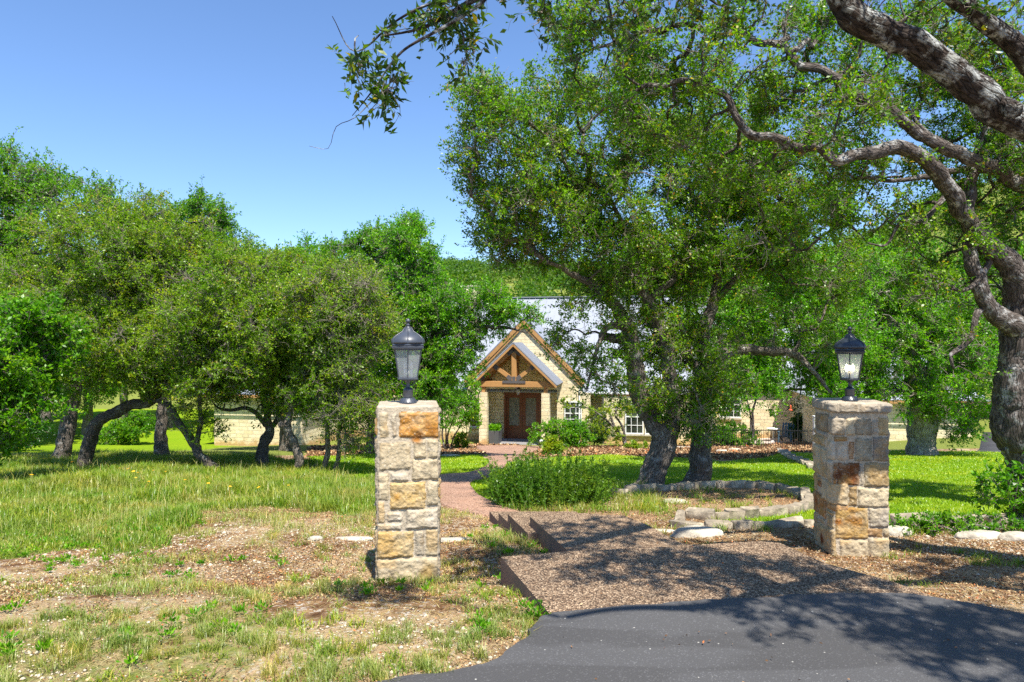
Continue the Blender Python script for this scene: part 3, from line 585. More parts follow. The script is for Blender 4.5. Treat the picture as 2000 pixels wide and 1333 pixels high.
# eaves trim
for (u0, u1, v_, z_) in ((3.9, 10.3, 2.42, 2.68), (-10.4, -3.6, 2.42, 2.68), (14.5, 21.7, -1.92, 2.88), (-16, -10, -3.52, 2.78)):
    MB().box(u0, v_-.03, z_-.09, u1, v_, z_+.05).build('fascia', M['timber'], house)
MB().box(3.9, 2.30, 2.70, 10.2, 2.385, 2.79).build('gutter', M['white'], house)
ch = MB().box(-5.15, 9.0, 7.6, -4.25, 9.8, 9.25).build('chimney', M['wall'], house); MB().box(-5.22, 8.93, 9.25, -4.18, 9.87, 9.33).build('chimney_cap', M['rock'], ch)
# porch
for s_ in (-1, 1):
    MB().box(s_*1.68-.21, .1, -.3, s_*1.68+.21, .52, 2.86).build('porch_post', M['wall'], house)
    MB().box(s_*1.68-.09, .2, 2.86, s_*1.68+.09, .38, 3.16).build('post_stub', M['timber'], house)
    MB().box(s_*1.78-.10, .35, 3.16, s_*1.78+.10, 2.39, 3.40).build('side_beam', M['timber'], house)
MB().box(-2.16, .12, 3.16, 2.16, .34, 3.46).build('tie_beam', M['timber'], house, .01)
PA, PH, PE = 5.42, 2.32, 3.30
for s_ in (-1, 1): MB().bar((s_*2.02, .23, 3.46), (s_*.06, .23, 5.16), .2, .24).build('rafter', M['timber'], house)
MB().box(-.13, .10, 3.46, .13, .36, 5.02).build('king_post', M['timber'], house, .01)
for s_ in (-1, 1):
    MB().bar((s_*.12, .23, 3.58), (s_*1.02, .23, 4.24), .18, .2).build('strut', M['timber'], house)
    MB().bar((s_*.90, .115, 4.13), (s_*1.10, .115, 4.30), .02, .23).build('bracket', M['steel'], house)
    MB().bar((s_*.14, .11, 3.56), (s_*.36, .11, 3.74), .02, .22).build('bracket', M['steel'], house)
    MB().bar((s_*1.60, .115, 3.78), (s_*2.02, .115, 3.42), .02, .23).build('bracket', M['steel'], house)
    MB().bar((s_*.02, .10, 5.20), (s_*.36, .10, 4.90), .02, .26).build('bracket', M['steel'], house)
MB().box(-.62, .085, 3.36, .62, .118, 3.50).box(-.08, .085, 3.5, .08, .098, 3.72).build('bracket', M['steel'], house)
roof_slope('porch_roof', (PH, -.12, PE), (PH, 2.39, PE), (0, 2.39, PA+.08), (0, -.12, PA+.08), .16, .05); roof_slope('porch_roof', (-PH, 2.39, PE), (-PH, -.12, PE), (0, -.12, PA+.08), (0, 2.39, PA+.08), .16, .05)
for s_ in (-1, 1):
    MB().bar((s_*(PH-.02), -.10, PE-.11), (0, -.10, PA-.03), .05, .10).build('porch_fascia', M['timber'], house)
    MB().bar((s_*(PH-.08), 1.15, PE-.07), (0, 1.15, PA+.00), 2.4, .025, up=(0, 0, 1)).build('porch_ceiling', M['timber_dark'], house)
    for k in range(4): MB().bar((s_*(PH-.2), .7+k*.5, PE-.08), (0, .7+k*.5, PA-.10), .06, .14).build('porch_rafter', M['timber'], house)
MB().box(-.07, 1.2, 3.2, .07, 1.4, 5.2).build('king_post', M['timber'], house)
MB().box(-1.42, .25, -.15, 1.42, 2.84, .04).build('porch_deck', M['deck'], house)
dm = MB()
for k in range(14): dm.box(-1.42, .25+k*.185, .04, 1.42, .25+k*.185+.17, .055)
dm.build('deck_boards', M['deck'], house)
MB().box(-1.05, 2.60, .04, -.95, 2.85, 2.60).box(.95, 2.60, .04, 1.05, 2.85, 2.60).box(-1.05, 2.60, 2.60, 1.05, 2.85, 2.72).build('door_frame', M['mahogany'], house)
for s_ in (-1, 1):
    c0, c1 = (-.945, -.005) if s_ < 0 else (.005, .945)
    dd = MB().box(c0, 2.72, .05, c0+.17, 2.78, 2.595).box(c1-.17, 2.72, .05, c1, 2.78, 2.595).box(c0+.17, 2.72, 2.38, c1-.17, 2.78, 2.595).box(c0+.17, 2.72, .05, c1-.17, 2.78, .22).box(c0+.17, 2.72, .62, c1-.17, 2.78, .80).box(c0+.17, 2.745, .22, c1-.17, 2.775, .62).box(c0+.25, 2.728, .30, c1-.25, 2.745, .54).build('door', M['mahogany'], house)
    MB().box(c0+.17, 2.75, .80, c1-.17, 2.765, 2.38).build('glass_pane', M['doorglass'], dd)
    MB().bar((s_*.07, 2.69, 1.1), (s_*.07, 2.69, 1.4), .02, .02).bar((s_*.07, 2.70, 1.25), (s_*.07, 2.73, 1.25), .03, .03).build('handle', M['steel'], dd)
def window(u0, u1, w0, w1, v_, nu, nv, parent=house, axis_='v'):
    f_ = .055; mb = MB().box(u0, v_-.05, w0, u0+f_, v_+.05, w1).box(u1-f_, v_-.05, w0, u1, v_+.05, w1).box(u0+f_, v_-.05, w1-f_, u1-f_, v_+.05, w1).box(u0+f_, v_-.05, w0, u1-f_, v_+.05, w0+f_)
    for i in range(1, nu): x = u0+(u1-u0)*i/nu; mb.box(x-.014, v_-.035, w0+f_, x+.014, v_-.002, w1-f_)
    for i in range(1, nv): z = w0+(w1-w0)*i/nv; tt = .032 if i == nv//2 else .014; mb.box(u0+f_, v_-.038, z-tt, u1-f_, v_-.005, z+tt)
    wn = mb.build('window', M['white'], parent); MB().box(u0+f_, v_-.001, w0+f_, u1-f_, v_+.02, w1-f_).build('pane', M['glass'], wn)
    MB().box(u0-.06, v_-.12, w0-.09, u1+.06, v_+.02, w0-.002).build('sill', M['rock'], wn); return wn
window(2.42, 3.38, .95, 2.25, 2.37, 3, 4); window(5.75, 6.72, .55, 2.42, 2.37, 3, 4); window(6.80, 7.77, .55, 2.42, 2.37, 3, 4)
window(-8.9, -7.6, .45, 1.9, 2.57, 4, 4); window(-6.5, -5.2, .45, 1.9, 2.57, 4, 4); window(11.0, 12.2, 1.2, 2.7, 5.57, 3, 4); window(-2.95, -2.25, .7, 2.1, 2.37, 2, 4)
window(16.5, 17.6, 1.0, 2.4, -1.43, 3, 4)
MB().tube([(3.25, 2.33, 2.95), (3.25, 2.33, -.1)], .04, 8).build('downspout', M['white'], house)
MB().tube([(4.56, 2.33, 2.72), (4.56, 2.33, -.1)], .045, 8).build('downspout', M['steel'], house)

# hanging porch lantern
hl = empty('hanging_lantern', HW(.10, .75, 0), HYAW); tag(hl, 'small dark lantern with clear glass hanging inside the porch gable', 'lantern')
MB().tube([(0, 0, 4.9), (0, 0, 3.18)], .008, 6).build('chain', M['steel'], hl)
MB().lathe([(.02, 3.20), (.06, 3.16), (.15, 3.02), (.16, 3.0)], 12).build('hood', M['steel'], hl)
MB().lathe([(.10, 3.0), (.07, 2.72), (.03, 2.70)], 8, sm=False).build('glass', M['lglass'], hl)
# planter, courtyard furniture
def gzf(p): return float(gz(p[0], p[1]))
pt = empty('planter_box', HW(-1.18, .95, .058), HYAW); tag(pt, 'tall dark grey planter box with green herbs beside the porch door', 'planter')
MB().add([(-.24, -.45, 0), (.24, -.45, 0), (.24, .45, 0), (-.24, .45, 0), (-.29, -.5, .72), (.29, -.5, .72), (.29, .5, .72), (-.29, .5, .72)], [(3, 2, 1, 0), (0, 1, 5, 4), (1, 2, 6, 5), (2, 3, 7, 6), (3, 0, 4, 7)]).box(-.27, -.48, .64, .27, .48, .66).build('box', M['slate'], pt)

# ------------------------------------------------------------------ foliage machinery
def leaves(P, D, L, Wd, rg, fold=.25):
    """leaf quads at P pointing D"""
    n = len(P); D = unit(D); r_ = unit(rg.normal(size=(n, 3))+[0, 0, .9]); side = unit(np.cross(D, r_)); up = np.cross(side, D)
    L = L*rg.uniform(.65, 1.25, (n, 1)); Wd = Wd*rg.uniform(.75, 1.2, (n, 1))
    m_ = P+D*L*.45-up*Wd*fold*.5
    V = np.stack([P, m_+side*Wd*.5+up*Wd*fold, P+D*L-up*L*.08, m_-side*Wd*.5+up*Wd*fold], 1).reshape(-1, 3)
    return V, np.arange(4*n).reshape(n, 4)
def rand_dirs(n, rg): return unit(rg.normal(size=(n, 3)))
def sample_blobs(blobs, K, rg, seed):
    vol = np.array([b[3]*b[4]*b[5] for b in blobs])**.72*np.array([b[6] if len(b) > 6 else 1 for b in blobs]); pr = vol/vol.sum()
    ix = rg.choice(len(blobs), K, p=pr); B = np.array([b[:6] for b in blobs])[ix]; d = rand_dirs(K, rg)
    r_ = rg.uniform(.06, 1, (K, 1))**.42; rad = B[:, 3:6]
    P = B[:, :3]+d*rad*r_; P += .24*np.minimum(rad, 1.5)*np.stack([vn(P, .9, seed+q) for q in range(3)], -1)*1.4
    return P, d, B
def foliage(bark, leafg, skel, blobs, K, rg, seed, cr=.38, tw=12, lf=16, L=.055, Wd=.028, tr=.0032, r0=.0075, droop=0., bare=.08, stalk_sides=5, clump_jit=.25, maxlen=9.):
    C, d, B = sample_blobs(blobs, K, rg, seed)
    nodes = np.array([s[0] for s in skel]); nr = np.array([s[1] for s in skel]); Ns = len(nodes)
    # attach clump centres to the nearest existing node, nearest first
    D0 = np.min(np.linalg.norm(C[:, None]-nodes[None], axis=2), axis=1) if K*Ns < 4e6 else np.linalg.norm(C-nodes[0], axis=1)
    od = np.argsort(D0); C, d, B = C[od], d[od], B[od]; allp = np.vstack([nodes, C]); par = np.zeros(K, int); cnt = np.ones(Ns+K)
    pathlen = np.zeros(Ns+K)
    for i in range(K):
        q = allp[:Ns+i]; dd = np.linalg.norm(q-C[i], axis=1)+.35*pathlen[:Ns+i]+np.where(q[:, 2] > C[i, 2]+.3, .25, 0); j = int(np.argmin(dd)); par[i] = j; pathlen[Ns+i] = pathlen[j]+np.linalg.norm(allp[j]-C[i])
    for i in range(K-1, -1, -1): cnt[par[i]] += cnt[Ns+i]
    p0 = allp[par]; p1 = C; ln = np.linalg.norm(p1-p0, axis=1, keepdims=True); t_ = np.linspace(0, 1, 5)[None, :, None]
    bow = rg.normal(size=(K, 1, 3))*ln[:, None]*.13+np.array([0, 0, 1])*ln[:, None]*.10
    P = p0[:, None]*(1-t_)+p1[:, None]*t_+bow*4*t_*(1-t_)+rg.normal(size=(K, 5, 3))*.03*ln[:, None]*(t_*(1-t_)*4)
    ra = r0*cnt[Ns:]**.5; cap_ = np.where(par < Ns, nr[np.minimum(par, Ns-1)]*.85, 1.); rb = np.where(par < Ns, np.minimum(ra*1.35, cap_), r0*cnt[par]**.5); rb = np.minimum(rb, ra*1.6); Rr = rb[:, None]+(ra-rb)[:, None]*np.linspace(0, 1, 5)[None]
    ok = ln[:, 0] < maxlen; V, Q = tubes(P[ok], Rr[ok], stalk_sides); bark.add(V, Q, 0)
    # twigs
    isb = rg.random(K) < bare; Cr = np.repeat(C, tw, 0); out = np.repeat(d, tw, 0); n = len(Cr)
    D = unit(rand_dirs(n, rg)+.55*out+[0, 0, .12-droop]); TL = cr*rg.uniform(.5, 1.25, (n, 1)); st = Cr+rg.normal(size=(n, 3))*cr*clump_jit
    b2 = rg.normal(size=(n, 3))*TL*.14; tt = np.linspace(0, 1, 4)[None, :, None]
    TP = st[:, None]+D[:, None]*TL[:, None]*tt+b2[:, None]*np.sin(tt*3)+np.array([0, 0, -1])*droop*TL[:, None]*tt*tt*.6
    V, Q = tubes(TP, np.broadcast_to(np.array([1, .8, .6, .3])*tr, (n, 4)).copy(), 3); bark.add(V, Q, 1)
    con = np.stack([Cr, Cr*.5+st*.5, st], 1); V, Q = tubes(con+rg.normal(size=con.shape)*.01, np.full((n, 3), tr*1.3), 3); bark.add(V, Q, 1)
    # leaves
    keep = ~np.repeat(isb, tw); sel = np.where(keep)[0]; s_ = np.repeat(sel, lf); u = rg.uniform(.12, 1.02, (len(s_), 1))
    LP = st[s_]+D[s_]*TL[s_]*u+b2[s_]*np.sin(u*3)+np.array([0, 0, -1])*droop*TL[s_]*u*u*.6+rg.normal(size=(len(s_), 3))*.018*cr/.3
    V, Q = leaves(LP, D[s_]*.6+rand_dirs(len(s_), rg)+[0, 0, .15-droop*.4], L, Wd, rg); leafg.add(V, Q)
TREES = []
def tree(name, label, cat, paths, blobs, K, seed, bark='bark', leaf='leaf_oak', group=None, world_blobs=(), extra=None, wide=True, **kw):
    """paths: lists of (px,py,depth,radius); blobs: (px,py,depth,rx px,ry px,depth radius m[,weight])"""
    rg = np.random.default_rng(seed); bg_ = Geo(); lg = Geo(); skel = []
    for k, pth in enumerate(paths):
        Pp = [np.array(q[:3], float) if abs(q[0]) < 10 and abs(q[1]) < 10 else at(*q[:3]) for q in pth]; Rr = [q[-1] for q in pth]
        if k == 0:
            Pp[0][2] = float(gz(Pp[0][0], Pp[0][1]))-.08
            Pp.insert(1, Pp[0]+(Pp[1]-Pp[0])*.22); Rr.insert(1, Rr[0]); Rr[0] = Rr[0]*1.35
        base = Pp[0] if k == 0 else base
        dpt = max(4., Pp[0][1]); nn = int(np.clip(60*max(Rr)/dpt*13, 8, 34)); stp = float(np.clip(dpt*.004, .03, .12))
        V, Fs = bark_tube(Pp, Rr, stp, nn, seed+k*17, .19 if Rr[0] > .12 else .15, wig=.05 if max(Rr) > .1 else .075, cap=True); bg_.add(V, Fs, 0, BK[0])
        sp, sr = smooth_path(Pp, Rr, .3); lo = 0 if k else int(len(sp)*.55)
        skel += [(p, r_) for p, r_ in zip(sp[lo:], sr[lo:])]
    blobs = list(blobs)
    if wide:
        for b_ in list(blobs):
            for q in range(4):
                a_ = rg.uniform(0, 6.283); k_ = rg.uniform(.18, .38); e_ = rg.uniform(.85, 1.25)
                blobs.append((b_[0]+b_[3]*math.cos(a_)*e_, b_[1]-b_[4]*math.sin(a_)*e_, b_[2]+rg.normal()*.3*b_[5], b_[3]*k_, b_[4]*k_*1.2, b_[5]*k_, .8*(b_[6] if len(b_) > 6 else 1)))
    wb = [(*at(b_[0], b_[1], b_[2]), b_[3]/F*b_[2], b_[5], b_[4]/F*b_[2], *(b_[6:7])) for b_ in blobs]+list(world_blobs)
    foliage(bg_, lg, skel, wb, K, rg, seed, **kw)
    if extra: extra(bg_, lg, rg)
    root = empty(name, tuple(base)); tag(root, label, cat, group)
    tk = bg_.build('trunk', [M[bark], M['twig'], M['cutwood']], root, True, origin=base); cw = lg.build('crown', [M[leaf]], root, False, origin=base)
    return root

# ------------------------------------------------------------------ the trees one can tell apart
GL = 'live oaks of the left grove'
tree('oak_tree', 'live oak with a forked leaning trunk in the stone edged bed, left one', 'tree',
 [[(1266, 962, 13.5, .27), (1284, 905, 13.5, .225), (1296, 868, 13.5, .25), (1270, 818, 13.5, .19), (1247, 760, 13.5, .18), (1236, 700, 13.4, .165), (1226, 650, 13.4, .15), (1205, 608, 13.2, .12), (1170, 565, 13, .09), (1130, 540, 12.8, .06), (1070, 515, 12.5, .035)],
  [(1296, 872, 13.5, .22), (1316, 800, 13.6, .15), (1306, 720, 13.6, .14), (1290, 640, 13.6, .14), (1262, 590, 13.5, .11), (1240, 540, 13.4, .09), (1232, 480, 13.4, .06), (1200, 400, 13.2, .04)],
  [(1232, 662, 13.4, .12), (1205, 660, 13.3, .10), (1172, 652, 13.2, .085)],
  [(1262, 590, 13.5, .09), (1300, 560, 13.6, .07), (1350, 520, 13.7, .05), (1390, 470, 13.8, .03)],
  [(1226, 640, 13.4, .09), (1190, 640, 13, .06), (1165, 700, 12.8, .03), (1150, 760, 12.7, .02)]],
 [(1010, 330, 12.5, 105, 110, 1.3), (960, 215, 12.2, 55, 70, .9), (1085, 430, 13, 130, 85, 1.6), (1010, 475, 12.8, 85, 42, 1.0), (1170, 510, 13.2, 110, 50, 1.5), (1130, 250, 13.2, 130, 110, 1.8), (1250, 380, 13.5, 140, 110, 1.9), (1185, 730, 12.9, 62, 55, .7, .8), (1150, 620, 12.8, 50, 35, .6, .5), (1215, 600, 13.6, 60, 40, .8, .8), (1120, 680, 12.9, 40, 30, .5, 1.0), (1178, 690, 13.2, 34, 50, .5, .45), (1150, 590, 13, 60, 26, .6, .5), (1290, 480, 13.8, 110, 70, 1.5), (935, 300, 12.2, 35, 45, .6), (950, 390, 12.2, 40, 35, .6, .6)],
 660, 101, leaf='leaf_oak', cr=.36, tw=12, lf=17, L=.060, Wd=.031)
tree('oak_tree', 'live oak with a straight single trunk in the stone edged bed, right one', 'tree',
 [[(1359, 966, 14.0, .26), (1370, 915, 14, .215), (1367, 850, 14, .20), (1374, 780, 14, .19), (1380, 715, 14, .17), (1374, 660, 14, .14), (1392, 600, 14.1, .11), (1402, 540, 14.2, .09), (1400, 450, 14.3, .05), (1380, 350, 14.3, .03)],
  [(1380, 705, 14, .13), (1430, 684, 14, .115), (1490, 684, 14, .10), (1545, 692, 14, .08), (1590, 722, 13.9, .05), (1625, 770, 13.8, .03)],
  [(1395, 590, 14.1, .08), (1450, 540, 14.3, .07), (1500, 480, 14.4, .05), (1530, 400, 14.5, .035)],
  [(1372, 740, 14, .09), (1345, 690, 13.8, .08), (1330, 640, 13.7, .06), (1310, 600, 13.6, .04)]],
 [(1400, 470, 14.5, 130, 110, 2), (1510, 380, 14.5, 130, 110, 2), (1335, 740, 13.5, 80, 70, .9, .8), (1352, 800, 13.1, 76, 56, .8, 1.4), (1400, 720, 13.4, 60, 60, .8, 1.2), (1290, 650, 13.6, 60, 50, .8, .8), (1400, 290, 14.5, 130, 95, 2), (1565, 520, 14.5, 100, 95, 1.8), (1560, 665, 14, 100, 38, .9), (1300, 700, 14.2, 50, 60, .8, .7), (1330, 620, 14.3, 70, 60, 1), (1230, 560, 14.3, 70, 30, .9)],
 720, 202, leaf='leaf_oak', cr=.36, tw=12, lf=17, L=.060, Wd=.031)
tree('oak_tree', 'big live oak at the right edge with a swollen burl low on its thick trunk', 'tree',
 [[(2046, 1000, 10.3, .34), (2030, 945, 10.4, .31), (2006, 880, 10.5, .32), (1991, 828, 10.5, .38), (1998, 780, 10.5, .34), (2006, 700, 10.5, .33), (2008, 640, 10.5, .34), (2006, 595, 10.5, .31), (2030, 520, 10.6, .22), (2080, 430, 10.8, .17), (2120, 300, 11, .12)],
  [(2000, 610, 10.5, 0.240), (1978, 540, 10.4, 0.190), (1932, 475, 10.2, 0.130), (1888, 425, 10.0, 0.113), (1852, 365, 9.7, 0.105), (1800, 318, 9.4, 0.097), (1740, 296, 9.1, 0.088), (1680, 304, 8.9, 0.076), (1630, 318, 8.8, 0.069), (1600, 292, 8.8, 0.059), (1560, 288, 8.8, 0.063), (1520, 266, 8.8, 0.055), (1475, 262, 8.8, 0.057), (1446, 232, 8.8, 0.050), (1424, 188, 8.8, 0.044), (1385, 176, 8.9, 0.042), (1340, 160, 8.9, 0.035), (1300, 172, 9, 0.034), (1255, 172, 9, 0.027), (1215, 205, 9.1, 0.022), (1180, 215, 9.1, 0.018), (1130, 262, 9.1, 0.010)],
  [(1985, 640, 10.4, .18), (1935, 605, 10.3, .13), (1913, 545, 10.2, .105), (1896, 480, 10.2, .095), (1890, 400, 10.3, .085), (1904, 320, 10.4, .07), (1925, 240, 10.5, .05), (1935, 150, 10.6, .035)],
  [(2100, 420, 10.7, .14), (2010, 372, 10.5, .11), (1940, 335, 10.2, .10), (1870, 300, 9.9, .09), (1800, 262, 9.6, .08), (1740, 212, 9.3, .075), (1690, 196, 9.2, .065), (1640, 175, 9.1, .068), (1606, 134, 9.1, .056), (1560, 118, 9.1, .058), (1530, 86, 9.1, .05), (1480, 80, 9.1, .048), (1440, 58, 9.2, .042), (1400, 66, 9.2, .042), (1350, 50, 9.2, .034), (1300, 60, 9.2, .034), (1245, 58, 9.2, .026), (1200, 82, 9.2, .024), (1120, 112, 9.2, .012)],
  [(1950, 600, 10.4, .05), (1905, 615, 10.3, .045), (1897, 655, 10.2, .045), (1878, 675, 10.2, .04), (1858, 690, 10.1, .03), (1866, 720, 10.1, .015)],
  [(1940, 480, 10.3, .07), (1915, 530, 10.2, .04), (1880, 570, 10, .03), (1840, 560, 9.9, .02), (1820, 590, 9.9, .01)],
  [(1850, 380, 10.1, .05), (1815, 425, 9.9, .035), (1770, 430, 9.7, .028), (1735, 475, 9.7, .02), (1690, 470, 9.6, .01)],
  [(1940, 335, 10.5, .06), (1880, 335, 10.3, .05), (1820, 340, 10.1, .045), (1760, 345, 10, .035), (1680, 350, 9.8, .02)]],
 [(1600, 225, 8.6, 90, 60, .5, .9), (1380, 120, 8.7, 110, 50, .4, .9), (1250, 200, 8.9, 70, 40, .4, .8), (1600, 235, 10, 125, 90, 1.4), (1700, 395, 10.3, 90, 50, 1.1, .7), (1450, 125, 9.8, 140, 75, 1.2), (1750, 140, 10.8, 110, 80, 1.4), (1890, 300, 10.8, 110, 95, 1.4, .8), (1300, 105, 9.6, 110, 65, 1.1), (1175, 120, 9.4, 90, 60, .9), (1860, 480, 10.8, 70, 60, 1.1, .7), (1950, 110, 10.8, 80, 90, 1.2), (1110, 50, 9.3, 60, 45, .8), (1640, 50, 10, 120, 55, 1.2), (1330, 230, 9.6, 110, 60, .9, .8), (1480, 330, 9.8, 100, 45, .9, .8), (2100, 250, 10.8, 110, 130, 1.6), (1330, 20, 9.3, 200, 45, 1.2, .8), (1560, 450, 9.8, 80, 45, .8, .7), (1960, 420, 11.2, 80, 70, 1, .9), (1760, 440, 10, 60, 35, .6), (1830, 560, 10, 50, 40, .6), (1700, 330, 9.8, 80, 25, .6, .8), (1890, 690, 10.2, 40, 40, .5, .5), (1880, 200, 11, 100, 60, 1.2), (1930, 560, 11.4, 60, 50, .8, .7)],
 840, 303, bark='bark_grey', leaf='leaf_oak', cr=.30, tw=10, lf=15, L=.056, Wd=.029)
# overhanging tree, its trunk just outside the frame to the right
T0W = [(2.9, 2.8, 3.2, 1.15, .55, .6, 2.2), (1.9, 3.0, 3.3, .7, .5, .5, 1.8), (4.0, 1.7, 3.2, 1.0, .7, .6, 2.2), (2.6, 2.1, 3.0, .9, .3, .4, 1.5), (5.3, 3.4, 3.4, 1.0, .9, .8, 1.2), (1.0, 3.9, 3.4, .7, .7, .5, 1.8), (-.1, 2.7, 3.3, .45, .3, .3, 1.2), (2.2, 4.3, 3.6, 1.0, .7, .5, 1.0)]
tree('oak_tree', 'overhanging oak whose thick lichen crusted limb crosses the top right of the view', 'tree',
 [[(6.4, 3.85, -1.8, .36), (6.2, 4.9, -.6, .30), (5.7, 5.2, .7, .26), (5.0, 5.5, 1.35, .20), (2000, 236, 5.5, .125), (1935, 195, 5.4, .122), (1870, 145, 5.3, .115), (1800, 95, 5.2, .108), (1730, 60, 5.1, .10), (1672, 24, 5, .095), (1610, -50, 4.9, .085), (1480, -130, 4.4, .07), (1300, -160, 4.1, .05), (1130, -110, 3.85, .035), (1000, -60, 3.75, .025), (900, -10, 3.75, .014), (820, 30, 3.75, .009), (740, 50, 3.75, .004)],
  [(5.3, 5.4, 1.2, .16), (2060, 190, 5.9, .085), (2000, 112, 5.8, .078), (1930, 48, 5.7, .07), (1870, 0, 5.6, .06), (1780, -80, 5.4, .05), (1600, -200, 5.0, .03)],
  [(1945, 205, 5.4, .07), (1965, 215, 5.28, .066), (1972, 222, 5.20, .06)],
  [(5.6, 5.1, .9, .2), (4.8, 3.9, 2.4, .13), (3.8, 3.0, 3.2, .09), (2.6, 2.2, 3.5, .06), (1.2, 1.8, 3.5, .03)],
  [(4.8, 3.9, 2.4, .1), (4.8, 2.2, 3.0, .07), (4.4, 1.2, 3.3, .04)],
  [(1480, -130, 4.4, .05), (1250, -250, 4.4, .04), (1050, -300, 4.9, .02)],
  [(1000, -60, 3.75, .014), (900, 60, 3.65, .009), (800, 120, 3.65, .006), (735, 190, 3.65, .004), (690, 240, 3.65, .002)],
  [(735, 190, 3.65, .003), (690, 235, 3.65, .002), (652, 250, 3.65, .0018), (636, 285, 3.65, .0015), (600, 270, 3.65, .0012)],
  [(900, -10, 3.75, .010), (780, 30, 3.85, .006), (700, 70, 3.85, .004), (660, 10, 3.85, .002)]],
 [(860, 25, 3.75, 75, 24, .25, 2), (930, 70, 3.75, 42, 30, .25, 1.6), (770, 60, 3.75, 58, 24, .2, 2), (800, 90, 3.65, 30, 20, .15, 1.4), (980, 15, 3.85, 50, 25, .3), (1060, 25, 4.1, 60, 25, .3), (1150, 15, 4.4, 80, 25, .4),
  (730, 190, 3.65, 24, 22, .12, 3), (765, 165, 3.65, 20, 20, .1, 2), (695, 235, 3.65, 10, 10, .05, 3), (690, 130, 3.75, 20, 24, .08, 2), (905, 120, 3.75, 20, 26, .12, 2.4), (640, 5, 3.85, 16, 8, .06, .5), (640, 262, 3.65, 12, 10, .05, 1.5), (604, 270, 3.65, 8, 5, .03, 1), (1400, 0, 5, 120, 30, .5), (1850, 20, 5.6, 100, 40, .5), (1960, 60, 5.8, 60, 50, .5, .6)],
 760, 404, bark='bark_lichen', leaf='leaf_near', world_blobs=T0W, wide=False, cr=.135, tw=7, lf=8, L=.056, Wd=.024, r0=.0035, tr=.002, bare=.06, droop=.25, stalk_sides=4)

tree('oak_tree', 'leaning grove oak whose thick dark trunk bends right over the wild grass', 'tree',
 [[(160, 920, 18.5, .194), (174, 868, 18.5, .173), (196, 822, 18.5, .151), (240, 800, 18.5, .148), (285, 786, 18.5, .144), (322, 758, 18.4, .115), (350, 735, 18.3, .079), (385, 690, 18.2, .058), (400, 620, 18.2, .036)],
  [(285, 786, 18.5, .101), (268, 742, 18.5, .072), (232, 738, 18.4, .058), (196, 716, 18.3, .036), (170, 670, 18.2, .022)],
  [(290, 780, 18.5, .079), (275, 700, 18.5, .058), (262, 620, 18.5, .043), (255, 540, 18.5, .029)]],
 [(230, 600, 18.5, 145, 95, 2), (120, 580, 18.5, 90, 90, 1.6), (330, 560, 18.5, 130, 100, 2), (200, 475, 18.5, 105, 75, 1.8), (250, 690, 18, 130, 45, 1.3), (370, 660, 18, 65, 45, 1.1), (275, 430, 18.6, 50, 40, 1), (130, 730, 18, 55, 45, .9, .7), (300, 735, 17.8, 70, 30, .9, .7), (60, 660, 18.5, 60, 60, 1.2), (200, 640, 17.2, 90, 40, 1, .8)],
 860, 505, bark='bark_dark', leaf='leaf_olive', group=GL, cr=.42, tw=12, lf=16, L=.075, Wd=.036, tr=.0042)
tree('oak_tree', 'grove oak with a slender trunk arching up and left from the grass', 'tree',
 [[(430, 934, 17.5, .122), (398, 893, 17.5, .115), (376, 863, 17.6, .108), (354, 828, 17.7, .083), (340, 803, 17.8, .076), (314, 786, 18, .065), (290, 778, 18.1, .043), (270, 740, 18.1, .022)],
  [(385, 872, 17.5, .072), (388, 820, 17.5, .061), (390, 770, 17.5, .054), (392, 700, 17.5, .036), (410, 620, 17.5, .022)]],
 [(410, 640, 17.5, 100, 70, 1.5), (455, 560, 17.6, 85, 65, 1.4), (455, 720, 17.3, 80, 45, 1), (350, 500, 18.5, 80, 50, 1.5), (500, 640, 17, 60, 60, 1), (385, 760, 17.3, 40, 40, .7, .6), (400, 840, 17.6, 30, 35, .5, .4)],
 520, 606, bark='bark_dark', leaf='leaf_olive', group=GL, cr=.40, tw=12, lf=16, L=.07, Wd=.034, tr=.0042)
tree('oak_tree', 'upright grove oak with a side limb reaching left before the sunlit wall', 'tree',
 [[(516, 912, 19, .151), (517, 872, 19, .122), (526, 842, 19, .122), (518, 780, 19, .094), (516, 720, 19, .072), (520, 640, 19, .050), (530, 560, 19, .029)],
  [(520, 832, 19, .072), (498, 806, 18.8, .061), (478, 794, 18.7, .054), (450, 798, 18.6, .043), (426, 792, 18.5, .029), (405, 770, 18.4, .014)],
  [(506, 905, 19.3, .115), (512, 860, 19.3, .094), (540, 820, 19.3, .072), (556, 760, 19.3, .050), (580, 680, 19.3, .029)]],
 [(520, 600, 19, 100, 75, 1.8), (560, 690, 19, 75, 55, 1.2), (480, 700, 19, 60, 40, 1), (560, 520, 19.4, 60, 30, 1.1), (460, 560, 19.5, 80, 60, 1.4), (560, 760, 18.8, 60, 30, .9), (545, 790, 18.6, 40, 28, .6, .6), (440, 740, 19, 60, 30, .8, .6), (470, 770, 18.6, 60, 22, .7, .5)],
 540, 707, leaf='leaf_oak', group=GL, bark='bark_dark', cr=.42, tw=12, lf=16, L=.075, Wd=.036, tr=.0042)
tree('oak_tree', 'grove oak with a cut knot at the top of its short grey trunk', 'tree',
 [[(580, 938, 17.5, .122), (584, 900, 17.5, .115), (572, 866, 17.5, .108), (560, 838, 17.5, .115), (575, 800, 17.6, .065), (600, 770, 17.6, .050), (615, 700, 17.6, .036), (620, 620, 17.6, .022)],
  [(562, 842, 17.5, .094), (553, 834, 17.4, .090), (549, 830, 17.32, .079)]],
 [(620, 630, 17.5, 80, 85, 1.5), (640, 740, 17.4, 65, 50, 1), (590, 780, 17.4, 45, 35, .7, .6)],
 300, 808, leaf='leaf_olive', group=GL, cr=.40, tw=12, lf=16, L=.07, Wd=.034, tr=.0042)
